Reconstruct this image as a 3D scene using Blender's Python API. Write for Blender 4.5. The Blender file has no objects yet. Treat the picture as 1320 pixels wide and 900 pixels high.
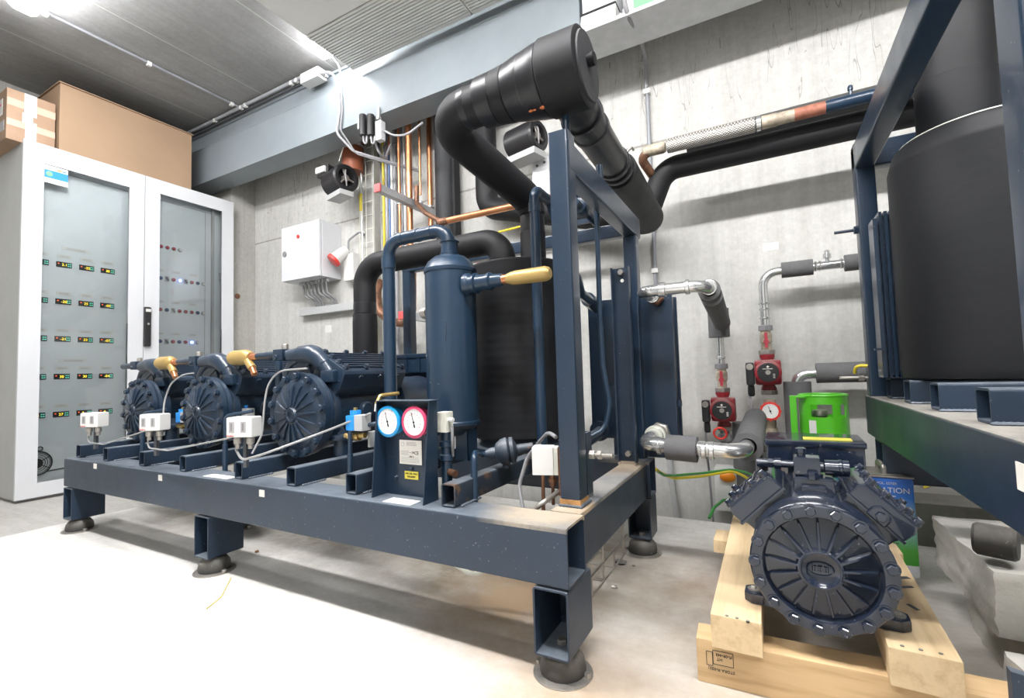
import bpy, bmesh, math, random
from mathutils import Vector, Matrix
random.seed(7)
C = bpy.context.scene.collection
PI = math.pi
# ------------------------------------------------------------------ camera
CAMH = 0.62
FPX = 605.17
def camrot():
    cx, cy, cz = -0.0526, -0.4967, -0.0295
    B = Matrix(((1,0,0),(0,0,-1),(0,1,0)))
    return Matrix.Rotation(cz,3,'Z') @ Matrix.Rotation(cx,3,'X') @ B @ Matrix.Rotation(cy,3,'Z')
RM = camrot()
cd = bpy.data.cameras.new('camera'); cam = bpy.data.objects.new('camera', cd); C.objects.link(cam)
cd.sensor_width = 36; cd.sensor_fit = 'HORIZONTAL'; cd.lens = FPX/1320*36; cd.clip_start = 0.02
mw = Matrix((RM[0], -RM[1], -RM[2])).transposed().to_4x4(); mw.translation = (0,0,CAMH)
cam.matrix_world = mw
bpy.context.scene.camera = cam
def A(px, py, **k):
    """world point seen at photo pixel px,py lying on the plane x=, y= or z="""
    d = RM.transposed() @ Vector(((px-660)/FPX, (py-450)/FPX, 1)); o = Vector((0,0,CAMH))
    (a, v), = k.items(); i = 'xyz'.index(a)
    return o + d*((v-o[i])/d[i])
V = Vector
# ------------------------------------------------------------------ materials
def nt(name):
    m = bpy.data.materials.new(name); m.use_nodes = True
    t = m.node_tree; t.nodes.clear()
    o = t.nodes.new('ShaderNodeOutputMaterial'); p = t.nodes.new('ShaderNodeBsdfPrincipled')
    t.links.new(p.outputs[0], o.inputs[0])
    return m, t, p
def node(t, kind, ins=None, **props):
    n = t.nodes.new(kind)
    for k, v in props.items(): setattr(n, k, v)
    for k, v in (ins or {}).items():
        if isinstance(v, bpy.types.NodeSocket): t.links.new(v, n.inputs[k])
        else: n.inputs[k].default_value = v
    return n
def noise(t, scale, detail=4, rough=.55, vec=None, stretch=None):
    tc = node(t, 'ShaderNodeTexCoord').outputs['Object']
    if stretch: tc = node(t, 'ShaderNodeMapping', {'Vector': tc, 'Scale': stretch}).outputs[0]
    return node(t, 'ShaderNodeTexNoise', {'Vector': tc, 'Scale': scale, 'Detail': detail, 'Roughness': rough}).outputs['Fac']
def ramp(t, fac, stops):
    r = node(t, 'ShaderNodeValToRGB', {'Fac': fac}); e = r.color_ramp.elements
    while len(e) < len(stops): e.new(.5)
    for i, (p, c) in enumerate(stops):
        e[i].position = p; e[i].color = (*c, 1) if len(c) == 3 else c
    return r.outputs['Color']
def math_(t, op, a, b=None, c=None):
    n = node(t, 'ShaderNodeMath', operation=op)
    for i, v in enumerate((a, b, c)):
        if v is None: continue
        if isinstance(v, bpy.types.NodeSocket): t.links.new(v, n.inputs[i])
        else: n.inputs[i].default_value = v
    return n.outputs[0]
def mix(t, fac, a, b, mode='MIX'):
    n = node(t, 'ShaderNodeMix', data_type='RGBA', blend_type=mode)
    for k, v in ((0, fac), (6, a), (7, b)):
        if isinstance(v, bpy.types.NodeSocket): t.links.new(v, n.inputs[k])
        else: n.inputs[k].default_value = v if k == 0 else ((*v, 1) if len(v) == 3 else v)
    return n.outputs[2]
def bump(t, p, h, strength=.2, dist=.002):
    b = node(t, 'ShaderNodeBump', {'Height': h, 'Strength': strength, 'Distance': dist})
    t.links.new(b.outputs[0], p.inputs['Normal'])
M = {}
def mat(name, col, rough=.5, metal=0, var=.12, vscale=6, bmp=0, bscale=80, dust=0, dustcol=(.35,.33,.29), coat=0, spec=.5, rust=0, stains=()):
    m, t, p = nt(name)
    n = noise(t, vscale, 5, .6)
    a = tuple(max(0, c*(1-var)) for c in col); b = tuple(min(1, c*(1+var)) for c in col)
    colr = ramp(t, n, [(.3, a), (.7, b)])
    if dust:   # dust settles on upward faces of the thing itself
        g = node(t, 'ShaderNodeNewGeometry').outputs['Normal']
        z = node(t, 'ShaderNodeSeparateXYZ', {0: g}).outputs[2]
        up = math_(t, 'MULTIPLY', math_(t, 'MAXIMUM', z, 0.0), math_(t, 'MULTIPLY', noise(t, 25, 6, .7), dust*1.8))
        sp = ramp(t, noise(t, 140, 2, .5), [(.70, (0,0,0)), (.76, (1,1,1))])
        colr = mix(t, math_(t, 'MINIMUM', up, 1.0), colr, dustcol)
        colr = mix(t, math_(t, 'MULTIPLY', sp, .25), colr, (.45,.45,.42))
    for (x, y, r, c_, amt) in stains:
        tc = node(t, 'ShaderNodeTexCoord').outputs['Object']
        d = node(t, 'ShaderNodeVectorMath', {0: node(t, 'ShaderNodeVectorMath', {0: tc, 1: (1,1,0)}, operation='MULTIPLY').outputs[0], 1: (x,y,0)}, operation='DISTANCE').outputs['Value']
        k = math_(t, 'MULTIPLY', math_(t, 'MAXIMUM', math_(t, 'SUBTRACT', 1.0, math_(t, 'DIVIDE', d, r)), 0.0), math_(t, 'MULTIPLY', noise(t, 22, 7, .7), 2.6*amt))
        z_ = node(t, 'ShaderNodeSeparateXYZ', {0: tc}).outputs[2]
        k = math_(t, 'MULTIPLY', k, math_(t, 'MULTIPLY', math_(t, 'GREATER_THAN', z_, .300), math_(t, 'LESS_THAN', z_, .32)))
        colr = mix(t, math_(t, 'MINIMUM', k, 1.0), colr, c_)
    if rust:
        r = ramp(t, noise(t, 14, 8, .75), [(.60-.1*rust, (0,0,0)), (.68-.1*rust, (1,1,1))])
        colr = mix(t, r, colr, (.13,.075,.045))
    t.links.new(colr, p.inputs['Base Color'])
    p.inputs['Roughness'].default_value = rough; p.inputs['Metallic'].default_value = metal
    p.inputs['Coat Weight'].default_value = coat
    p.inputs['Specular IOR Level'].default_value = spec
    rr = math_(t, 'ADD', rough-.08, math_(t, 'MULTIPLY', noise(t, vscale*3, 3), .16))
    t.links.new(rr, p.inputs['Roughness'])
    if bmp: bump(t, p, noise(t, bscale, 4, .6), bmp)
    M[name] = m; return m
def emit(name, col, s):
    m, t, p = nt(name); p.inputs['Base Color'].default_value = (*col, 1)
    p.inputs['Emission Color'].default_value = (*col, 1); p.inputs['Emission Strength'].default_value = s
    M[name] = m; return m
mat('navy', (.011,.025,.048), .32, var=.12, vscale=5, bmp=.02, dust=.12, dustcol=(.2,.22,.25), coat=.15)
mat('navy_dusty', (.015,.029,.052), .40, var=.18, vscale=4, bmp=.04, dust=.55, dustcol=(.22,.25,.28), stains=[(1.10,-.30,.11,(.50,.30,.13),1.5),(1.08,-.33,.16,(.42,.36,.28),1.2),(1.09,.20,.16,(.40,.33,.25),1.3),(1.12,-.05,.2,(.30,.29,.27),.9)])
mat('navy_sandy', (.014,.024,.046), .35, var=.18, vscale=4, bmp=.05, dust=1.0, dustcol=(.34,.32,.28))
mat('navy_rusty', (.018,.030,.048), .45, var=.2, vscale=4, bmp=.06, dust=.5, dustcol=(.22,.24,.26), rust=.25)
mat('rust', (.36,.19,.07), .7, var=.5, vscale=40, bmp=.2)
mat('navy_gloss', (.0085,.015,.031), .22, var=.1, vscale=8, bmp=.015, bscale=60, dust=.05, dustcol=(.12,.12,.12), coat=.6)
mat('navy_pipe', (.012,.031,.060), .32, var=.1, bmp=.03, coat=.2)
mat('foam', (.0065,.007,.0085), .6, spec=.35, var=.12, vscale=4, bmp=.12, bscale=60)
mat('foam_tape', (.008,.0085,.011), .36, var=.1, bmp=.06, bscale=30)
mat('foam_grey', (.115,.115,.118), .85, var=.1, vscale=30, bmp=.25, bscale=200)
mat('foam_dusty', (.022,.023,.026), .65, var=.2, vscale=7, bmp=.1, dust=.6, dustcol=(.2,.19,.17))
mat('rubber', (.022,.021,.020), .6, var=.3, vscale=10, bmp=.1, dust=.5)
mat('dark_inside', (.006,.008,.012), .7)
mat('white_steel', (.60,.615,.635), .38, var=.02)
mat('grey_steel', (.42,.43,.43), .5, var=.05)
mat('cab_side', (.42,.43,.415), .5, var=.04)
mat('panel_grey', (.66,.70,.72), .45, var=.03)
mat('beam_paint', (.21,.24,.26), .42, var=.10, vscale=3, bmp=.03)
mat('galv', (.45,.46,.47), .42, metal=.35, var=.12, vscale=12)
mat('steel', (.68,.69,.69), .20, metal=.85, var=.08, vscale=20)
mat('steel_dull', (.38,.36,.33), .45, metal=.8, var=.2, vscale=25)
mat('brass', (.45,.31,.11), .4, metal=.35, var=.1)
mat('brass_bright', (.60,.42,.16), .3, metal=.9, var=.15)
mat('copper', (.62,.27,.13), .32, metal=.8, var=.15, vscale=12)
mat('copper_burnt', (.20,.10,.06), .5, metal=.5, var=.6, vscale=18, bmp=.1)
mat('flux_pipe', (.42,.36,.28), .6, metal=.3, var=.5, vscale=25, bmp=.1)
mat('red_flux', (.36,.14,.09), .6, metal=.2, var=.5, vscale=20)
mat('white_plastic', (.66,.66,.64), .4, var=.02)
mat('cream_plastic', (.66,.66,.58), .5, var=.05)
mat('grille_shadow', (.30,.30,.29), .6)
mat('conduit_grey', (.26,.27,.29), .45)
mat('ac_white', (.74,.74,.71), .45, var=.02)
mat('black_plastic', (.015,.015,.017), .4, var=.1)
mat('grey_cable', (.24,.24,.25), .45, var=.05)
mat('light_cable', (.34,.34,.36), .4, var=.05)
mat('white_cable', (.75,.75,.74), .4, var=.03)
mat('dark_cable', (.06,.065,.075), .45, var=.1)
mat('yellow_cable', (.72,.58,.04), .4, var=.05)
mat('blue_cable', (.10,.20,.42), .4, var=.05)
mat('orange_cable', (.55,.16,.05), .4, var=.05)
mat('green_cable', (.06,.30,.07), .4, var=.05)
mat('terracotta', (.32,.10,.05), .5, var=.12)
mat('blue_plastic', (.02,.26,.72), .35, var=.03)
mat('red_plastic', (.65,.04,.03), .4, var=.05)
mat('pump_red', (.26,.018,.028), .38, var=.12, vscale=20, dust=.5)
mat('cap_red', (.60,.10,.10), .45)
mat('hose_grey', (.27,.27,.27), .4)
mat('pink_ring', (.55,.05,.13), .35, var=.03)
mat('cyan_ring', (.01,.27,.60), .35, var=.03)
mat('dial', (.80,.80,.79), .4, var=.02)
mat('ink', (.01,.01,.012), .6)
mat('ink_red', (.6,.1,.1), .6)
mat('ink_grey', (.35,.34,.34), .6)
mat('sticker', (.78,.76,.70), .5, var=.03)
mat('sticker_yellow', (.58,.50,.06), .5, var=.03)
mat('green_paint', (.085,.47,.02), .35, var=.05, coat=.2)
mat('orange_plastic', (.8,.25,.01), .4)
mat('cardboard_plain', (.32,.215,.135), .75, var=.06, vscale=3, bmp=.04)
mat('tape_clear', (.55,.42,.32), .25, var=.08)
mat('lens_green', (.20,.42,.25), .4, var=.05)
mat('lever_red', (.38,.03,.05), .4)
mat('knob_red', (.42,.07,.10), .4)
mat('knob_blue', (.05,.09,.20), .4)
mat('display', (.02,.025,.03), .3)
mat('grey_knob', (.2,.2,.21), .4)
mat('pale_foam', (.46,.46,.44), .8, var=.1, vscale=15, bmp=.3, bscale=60)
mat('polystyrene', (.50,.49,.45), .9, var=.18, vscale=9, bmp=.6, bscale=90, dust=.3)
emit('lamp', (1, .99, 1), 45); emit('lamp_strong', (1, .985, .99), 88); emit('led_blue', (.15,.25,1), 6); emit('led_yellow', (1,.75,.05), 1.2)
emit('led_red', (1,.12,.03), 1.5); emit('led_green', (.15,.6,.45), .5)
def concrete(name, base, lo, hi, joint=None, streak=True, seams=None, stain=None, bs=.3, cracks=False):
    m, t, p = nt(name)
    tc = node(t, 'ShaderNodeTexCoord').outputs['Object']; s = node(t, 'ShaderNodeSeparateXYZ', {0: tc})
    c = ramp(t, noise(t, 1.6, 6, .6), [(.25, lo), (.75, hi)])
    fine = ramp(t, noise(t, 45, 5, .7), [(.3, (.86,.86,.86)), (.7, (1.05,1.05,1.05))])
    c = mix(t, 1.0, c, fine, 'MULTIPLY')
    if streak:
        st = ramp(t, noise(t, 9, 5, .65, stretch=streak), [(.35, (.86,.855,.83)), (.6, (1,1,1))])
        c = mix(t, .8, c, st, 'MULTIPLY')
    sp = ramp(t, noise(t, 30, 3, .5), [(.22, (1,1,1)), (.27, (0,0,0))])
    c = mix(t, math_(t, 'MULTIPLY', sp, .45), c, (.16,.15,.12))
    if joint:
        ax, pos, w, dark = joint
        wob = math_(t, 'MULTIPLY', math_(t, 'SUBTRACT', noise(t, 6, 3), .5), .012)
        d = math_(t, 'ABSOLUTE', math_(t, 'SUBTRACT', math_(t, 'ADD', s.outputs[ax], wob), pos))
        f = math_(t, 'MULTIPLY', math_(t, 'LESS_THAN', d, w), math_(t, 'MULTIPLY', noise(t, 22, 4), 1.1))
        c = mix(t, math_(t, 'MINIMUM', f, 1.0), c, dark)
    if seams:   # repeated joints along an axis
        ax, off, step, w, dark = seams
        q = math_(t, 'ABSOLUTE', math_(t, 'SUBTRACT', math_(t, 'PINGPONG', math_(t, 'SUBTRACT', s.outputs[ax], off), step/2), 0.0))
        f = math_(t, 'LESS_THAN', q, w)
        c = mix(t, f, c, dark)
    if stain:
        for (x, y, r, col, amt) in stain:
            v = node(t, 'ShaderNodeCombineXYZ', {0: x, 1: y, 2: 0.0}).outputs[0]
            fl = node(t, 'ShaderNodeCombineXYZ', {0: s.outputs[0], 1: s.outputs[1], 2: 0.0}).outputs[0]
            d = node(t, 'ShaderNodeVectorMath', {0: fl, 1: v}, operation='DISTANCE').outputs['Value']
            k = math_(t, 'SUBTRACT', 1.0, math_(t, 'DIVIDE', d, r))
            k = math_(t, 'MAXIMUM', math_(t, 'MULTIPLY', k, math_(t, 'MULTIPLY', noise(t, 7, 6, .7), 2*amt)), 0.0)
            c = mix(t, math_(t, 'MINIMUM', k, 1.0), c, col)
    if cracks:
        n1 = noise(t, 2.4, 3, .75, stretch=(3.2,3.2,.35)); ln = math_(t, 'LESS_THAN', math_(t, 'ABSOLUTE', math_(t, 'SUBTRACT', n1, .5)), .0035)
        brk = math_(t, 'GREATER_THAN', noise(t, 5, 3), .47)
        top = math_(t, 'MINIMUM', math_(t, 'MAXIMUM', math_(t, 'MULTIPLY', math_(t, 'SUBTRACT', s.outputs[2], 1.6), 2.5), .0), 1.0)
        c = mix(t, math_(t, 'MULTIPLY', math_(t, 'MULTIPLY', ln, brk), math_(t, 'MULTIPLY', top, .5)), c, (.12,.10,.07))
        bl = ramp(t, noise(t, 3.2, 7, .7), [(.56, (0,0,0)), (.75, (1,1,1))])
        c = mix(t, math_(t, 'MULTIPLY', bl, .35), c, (.30,.28,.24))
    t.links.new(c, p.inputs['Base Color']); p.inputs['Roughness'].default_value = .85
    bump(t, p, noise(t, 25, 8, .7), bs, .004)
    M[name] = m; return m
concrete('wall_concrete', None, (.48,.478,.455), (.59,.588,.565), joint=(2, 1.815, .006, (.14,.12,.09)), streak=(3,3,.12), cracks=True)
concrete('pier_concrete', None, (.36,.355,.33), (.48,.47,.44), streak=(5,5,.2))
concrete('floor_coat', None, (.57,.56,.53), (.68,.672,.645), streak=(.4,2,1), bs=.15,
    stain=[(-.37,.84,.30,(.45,.28,.15),.7),(.0,1.05,.9,(.36,.29,.21),.7),(-.2,1.45,.35,(.24,.19,.15),.8),(-1.5,1.55,.65,(.20,.18,.15),1.6),(-2.3,1.5,.65,(.20,.18,.15),1.5),(-.8,1.45,.6,(.20,.17,.13),1.6),(-.65,1.15,.30,(.30,.21,.13),1.2)])  # patches under the skid mix floor dirt with painted-in shade
concrete('floor_grey', None, (.36,.35,.33), (.48,.47,.44), streak=(.3,3,1), bs=.3)
concrete('ceiling_concrete', None, (.24,.24,.24), (.36,.36,.36), streak=(3,.25,1), seams=(0, -3.79, .672, .004, (.42,.42,.41)), bs=.4)
concrete('ledge_concrete', None, (.20,.19,.17), (.28,.27,.25), streak=(.3,3,1))
def wood(name, a, b, axis, scale=1.0):
    m, t, p = nt(name)
    st = [26,26,26]; st[axis] = 1.6
    g = noise(t, 1.6*scale, 6, .6, stretch=tuple(st))
    c = ramp(t, g, [(.3, a), (.55, b), (.75, tuple(x*.92 for x in b))])
    k = ramp(t, noise(t, 5, 2), [(.64, (0,0,0)), (.72, (1,1,1))])
    c = mix(t, math_(t, 'MULTIPLY', k, .35), c, (.30,.17,.08))
    t.links.new(c, p.inputs['Base Color']); p.inputs['Roughness'].default_value = .7
    bump(t, p, g, .25, .002); M[name] = m
wood('wood_y', (.47,.34,.19), (.63,.48,.29), 1)
wood('wood_x', (.44,.29,.14), (.60,.42,.23), 0)
def glass(name):
    m = bpy.data.materials.new(name); m.use_nodes = True; t = m.node_tree; t.nodes.clear()
    o = t.nodes.new('ShaderNodeOutputMaterial')
    tr = node(t, 'ShaderNodeBsdfTransparent', {'Color': (.97,.985,.985,1)}); gl = node(t, 'ShaderNodeBsdfGlossy', {'Roughness': .03})
    f = node(t, 'ShaderNodeFresnel', {'IOR': 1.5}).outputs[0]
    mx = node(t, 'ShaderNodeMixShader', {0: f, 1: tr.outputs[0], 2: gl.outputs[0]})
    t.links.new(mx.outputs[0], o.inputs[0]); M[name] = m
glass('glass')
def braided():
    m, t, p = nt('braid')
    tc = node(t, 'ShaderNodeTexCoord').outputs['Object']
    w1 = node(t, 'ShaderNodeTexWave', {'Vector': node(t, 'ShaderNodeMapping', {'Vector': tc, 'Rotation': (0,0.8,0.5)}).outputs[0], 'Scale': 42.0}).outputs['Fac']
    w2 = node(t, 'ShaderNodeTexWave', {'Vector': node(t, 'ShaderNodeMapping', {'Vector': tc, 'Rotation': (0,-0.8,-0.5)}).outputs[0], 'Scale': 42.0}).outputs['Fac']
    f = math_(t, 'MULTIPLY', w1, w2)
    t.links.new(ramp(t, f, [(.05, (.18,.17,.15)), (.4, (.72,.70,.66))]), p.inputs['Base Color'])
    p.inputs['Metallic'].default_value = .5; p.inputs['Roughness'].default_value = .4
    bump(t, p, f, .6, .003); M['braid'] = m
braided()
def ribbed_foam(name, amp):
    m, t, p = nt(name)
    tc = node(t, 'ShaderNodeTexCoord').outputs['Object']; z = node(t, 'ShaderNodeSeparateXYZ', {0: tc}).outputs[2]
    s = math_(t, 'SINE', math_(t, 'MULTIPLY', math_(t, 'ADD', z, math_(t, 'MULTIPLY', noise(t, 3), .02)), 220.0))
    h = math_(t, 'ADD', math_(t, 'MULTIPLY', s, amp), noise(t, 40, 4))
    p.inputs['Roughness'].default_value = .58; p.inputs['Specular IOR Level'].default_value = .3
    t.links.new(ramp(t, noise(t, 5, 5), [(.3, (.007,.0078,.0095)), (.7, (.011,.012,.0145))]), p.inputs['Base Color'])
    bump(t, p, h, .16, .004); M[name] = m
ribbed_foam('foam_sheet', .25); ribbed_foam('foam_smooth', .04)
def carton():
    m, t, p = nt('cardboard_old')
    c = ramp(t, noise(t, 4, 6, .6), [(.3, (.27,.17,.105)), (.7, (.36,.235,.15))])
    t.links.new(c, p.inputs['Base Color']); p.inputs['Roughness'].default_value = .6; M['cardboard_old'] = m
carton()
def cangrad():
    m, t, p = nt('can_print')
    tc = node(t, 'ShaderNodeTexCoord').outputs['Object']; z = node(t, 'ShaderNodeSeparateXYZ', {0: tc}).outputs[2]
    zz = math_(t, 'DIVIDE', math_(t, 'SUBTRACT', z, .03), .27)
    c = ramp(t, zz, [(.0, (.62,.64,.68)), (.13, (.62,.64,.68)), (.135, (.06,.34,.04)), (.28, (.10,.42,.06)), (.55, (.35,.60,.70)), (.80, (.03,.16,.55)), (1, (.02,.12,.5))])
    t.links.new(c, p.inputs['Base Color']); p.inputs['Roughness'].default_value = .3; M['can_print'] = m
cangrad()
# ------------------------------------------------------------------ mesh builder
def filleted(pts, R, n=7):
    pts = [V(p) for p in pts]
    if len(pts) < 3 or (not isinstance(R, (list, tuple)) and R <= 0): return pts
    out = [pts[0]]
    for i in range(1, len(pts)-1):
        p, a, b = pts[i], pts[i-1], pts[i+1]
        u = (a-p); w = (b-p); lu, lw = u.length, w.length; u.normalize(); w.normalize()
        ang = u.angle(w)
        if ang > PI-.03: out.append(p); continue
        r = R if not isinstance(R, (list, tuple)) else R[i-1]
        tl = min(r/math.tan(ang/2), lu*.49 if i > 1 else lu*.98, lw*.49 if i < len(pts)-2 else lw*.98); r = tl*math.tan(ang/2)
        bis = (u+w).normalized(); cen = p + bis*(r/math.sin(ang/2))
        s = p+u*tl - cen; e = p+w*tl - cen
        tot = s.angle(e); k = max(2, int(n*tot/(PI/2))+1)
        ax = s.cross(e).normalized()
        for j in range(k+1): out.append(cen + Matrix.Rotation(tot*j/k, 3, ax) @ s)
    out.append(pts[-1]); return out
class MB:
    def __init__(s): s.bm = bmesh.new()
    def _geom(s, verts, mtx=None):
        if mtx is not None: bmesh.ops.transform(s.bm, matrix=mtx, verts=verts)
        return s
    def box(s, lo, hi, rot=None, bev=0, pivot=None):
        lo, hi = V(lo), V(hi); c = (lo+hi)/2; d = hi-lo
        r = bmesh.ops.create_cube(s.bm, size=1, matrix=Matrix.Translation(c) @ Matrix.Diagonal((abs(d.x), abs(d.y), abs(d.z), 1)))
        vs = r['verts']
        if bev:
            es = list({e for v in vs for e in v.link_edges})
            rb = bmesh.ops.bevel(s.bm, geom=es, offset=bev, segments=2, profile=.6, affect='EDGES')
            vs = list({v for f in rb['faces'] for v in f.verts} | {v for v in vs if v.is_valid})
        if rot is not None:
            pv = V(pivot) if pivot is not None else c
            m = Matrix.Translation(pv) @ rot.to_4x4() @ Matrix.Translation(-pv)
            bmesh.ops.transform(s.bm, matrix=m, verts=[v for v in vs if v.is_valid])
        return s
    def prism(s, poly, vec, bev=0):
        vs = [s.bm.verts.new(V(p)) for p in poly]; f = s.bm.faces.new(vs)
        r = bmesh.ops.extrude_face_region(s.bm, geom=[f]); nv = [g for g in r['geom'] if isinstance(g, bmesh.types.BMVert)]
        bmesh.ops.translate(s.bm, vec=V(vec), verts=nv)
        if bev:
            es = list({e for v in vs+nv for e in v.link_edges})
            bmesh.ops.bevel(s.bm, geom=es, offset=bev, segments=2, profile=.6, affect='EDGES')
        return s
    def rings(s, rings, cap=True, closed=False):
        R = [[s.bm.verts.new(p) for p in r] for r in rings]; n = len(R[0])
        m = len(R) if closed else len(R)-1
        for i in range(m):
            a, b = R[i], R[(i+1) % len(R)]
            for j in range(n):
                q = (a[j], a[(j+1) % n], b[(j+1) % n], b[j])
                if len(set(q)) == 4: s.bm.faces.new(q)
        if cap and not closed:
            s.bm.faces.new(R[0][::-1]); s.bm.faces.new(R[-1])
        return s
    def tube(s, pts, r, R=0, seg=18, cap=True, n=7):
        P_ = filleted(pts, R, n); rr = r if callable(r) else (lambda i, m: r)
        t0 = (P_[1]-P_[0]).normalized(); up = V((0,0,1)) if abs(t0.z) < .9 else V((1,0,0))
        u = t0.cross(up).normalized(); rings = []
        for i, p in enumerate(P_):
            a = (P_[i]-P_[i-1]).normalized() if i else t0
            b = (P_[i+1]-P_[i]).normalized() if i < len(P_)-1 else a
            t = (a+b).normalized() if (a+b).length > 1e-6 else a
            u = (u - t*u.dot(t)).normalized(); w = t.cross(u)
            ra = rr(i, len(P_))
            rings.append([p + (u*math.cos(2*PI*j/seg) + w*math.sin(2*PI*j/seg))*ra for j in range(seg)])
        return s.rings(rings, cap)
    def lathe(s, prof, origin, axis=(0,0,1), seg=32, cap=True, ref=None):
        ax = V(axis).normalized(); o = V(origin)
        u = ax.orthogonal().normalized() if ref is None else V(ref).normalized(); w = ax.cross(u)
        return s.rings([[o+ax*h+(u*math.cos(2*PI*j/seg)+w*math.sin(2*PI*j/seg))*max(r, 1e-5) for j in range(seg)] for r, h in prof], cap)
    def cyl(s, p0, p1, r, r2=None, seg=20, bev=0):
        p0, p1 = V(p0), V(p1); L = (p1-p0).length; r2 = r if r2 is None else r2
        if bev: pr = [(r-bev, 0), (r, bev), (r2, L-bev), (r2-bev, L)]
        else: pr = [(r, 0), (r2, L)]
        return s.lathe(pr, p0, p1-p0, seg)
    def hexbolt(s, p, axis, r, h):
        return s.lathe([(r, 0), (r, h*.8), (r*.85, h)], p, axis, 6)
    def torus(s, c, axis, R, r, seg=32, m=10):
        ax = V(axis).normalized(); u = ax.orthogonal().normalized(); w = ax.cross(u); c = V(c); rg = []
        for i in range(seg):
            a = 2*PI*i/seg; d = u*math.cos(a)+w*math.sin(a)
            rg.append([c+d*(R+r*math.cos(2*PI*j/m))+ax*(r*math.sin(2*PI*j/m)) for j in range(m)])
        return s.rings(rg, False, True)
    def ball(s, c, r, sc=(1,1,1), seg=20):
        bmesh.ops.create_uvsphere(s.bm, u_segments=seg, v_segments=seg//2, radius=r, matrix=Matrix.Translation(V(c)) @ Matrix.Diagonal((*sc, 1)))
        return s
    def rhs(s, p0, p1, wdir, w, h, t=.004, up=(0,0,1)):
        """rectangular hollow section, open ends; w along wdir, h along up; p0,p1 axis centre"""
        p0, p1 = V(p0), V(p1); a = V(wdir).normalized(); b = V(up).normalized()
        def ring(p, w, h, c=.006):
            q = []
            for sx, sy in ((1,1),(-1,1),(-1,-1),(1,-1)):
                x, y = sx*w/2, sy*h/2
                k = [(x, y-sy*c), (x-sx*c*.3, y-sy*c*.3), (x-sx*c, y)]
                if sx*sy < 0: k = k[::-1]
                q += k
            return [p+a*x+b*y for x, y in q]
        s.rings([ring(p0, w, h), ring(p1, w, h), ring(p1, w-2*t, h-2*t, .003), ring(p0, w-2*t, h-2*t, .003)], False, True)
        return s
    def bevel(s, off, seg=2, ang=.6):
        bmesh.ops.recalc_face_normals(s.bm, faces=s.bm.faces)
        es = [e for e in s.bm.edges if len(e.link_faces) == 2 and e.calc_face_angle(0) > ang]
        bmesh.ops.bevel(s.bm, geom=es, offset=off, segments=seg, profile=.6, affect='EDGES', clamp_overlap=True); return s
    def xf(s, m): bmesh.ops.transform(s.bm, matrix=m, verts=s.bm.verts); return s
    def build(s, name, m, parent=None, smooth=.62):
        bm = s.bm; bmesh.ops.recalc_face_normals(bm, faces=bm.faces)
        org = ORG.get(parent.name, V((0,0,0))) if parent else V((0,0,0))
        if org.length: bmesh.ops.translate(bm, vec=-org, verts=bm.verts)
        for f in bm.faces: f.smooth = True
        for e in bm.edges:
            if len(e.link_faces) == 2 and e.calc_face_angle(0) > smooth: e.smooth = False
        me = bpy.data.meshes.new(name); bm.to_mesh(me); bm.free()
        o = bpy.data.objects.new(name, me); C.objects.link(o)
        me.materials.append(M[m] if isinstance(m, str) else m)
        wn = o.modifiers.new('weighted_normals', 'WEIGHTED_NORMAL'); wn.keep_sharp = True
        if parent: o.parent = parent; ORG[o.name] = org
        return o
ORG = {}
def tag(o, label, cat=None, group=None, kind=None):
    o['label'] = label
    if cat: o['category'] = cat
    if group: o['group'] = group
    if kind: o['kind'] = kind
    return o
def thing(name, label, cat, loc=(0,0,0), group=None):
    o = bpy.data.objects.new(name, None); C.objects.link(o); o.location = loc; o.empty_display_size = .05
    ORG[o.name] = V(loc); return tag(o, label, cat, group)
def struct(name, mb, m):
    o = mb.build(name, m); o['kind'] = 'structure'; return o
def dup(o, parent=None):
    c = o.copy(); C.objects.link(c)
    if parent: c.parent = parent
    if o.name in ORG: ORG[c.name] = ORG[o.name]
    for ch in [x for x in bpy.data.objects if x.parent == o]: dup(ch, c)
    return c
def text(name, body, size, m, parent, pos, xdir, updir, align='LEFT', ext=.0004):
    """flat lettering as mesh"""
    cu = bpy.data.curves.new(name, 'FONT'); cu.body = body; cu.size = size; cu.extrude = ext; cu.align_x = align
    o = bpy.data.objects.new(name, cu); C.objects.link(o)
    dg = bpy.context.evaluated_depsgraph_get(); me = bpy.data.meshes.new_from_object(o.evaluated_get(dg))
    bpy.data.objects.remove(o); bpy.data.curves.remove(cu)
    x = V(xdir).normalized(); y = V(updir).normalized(); z = x.cross(y).normalized()
    org = ORG.get(parent.name, V((0,0,0))) if parent else V((0,0,0))
    mtx = Matrix((x, y, z)).transposed().to_4x4(); mtx.translation = V(pos)-org
    me.transform(mtx); me.materials.clear(); me.materials.append(M[m])
    t = bpy.data.objects.new(name, me); C.objects.link(t)
    if parent: t.parent = parent; ORG[t.name] = org
    return t
def pipe(name, label, cat, segs, group=None, loc=None):
    """segs: (part name, material, pts, r, R)"""
    t = thing(name, label, cat, loc if loc is not None else segs[0][2][0], group)
    for pn, m, pts, r, R in segs: MB().tube(pts, r, R, seg=20).build(pn, m, t)
    return t
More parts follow.
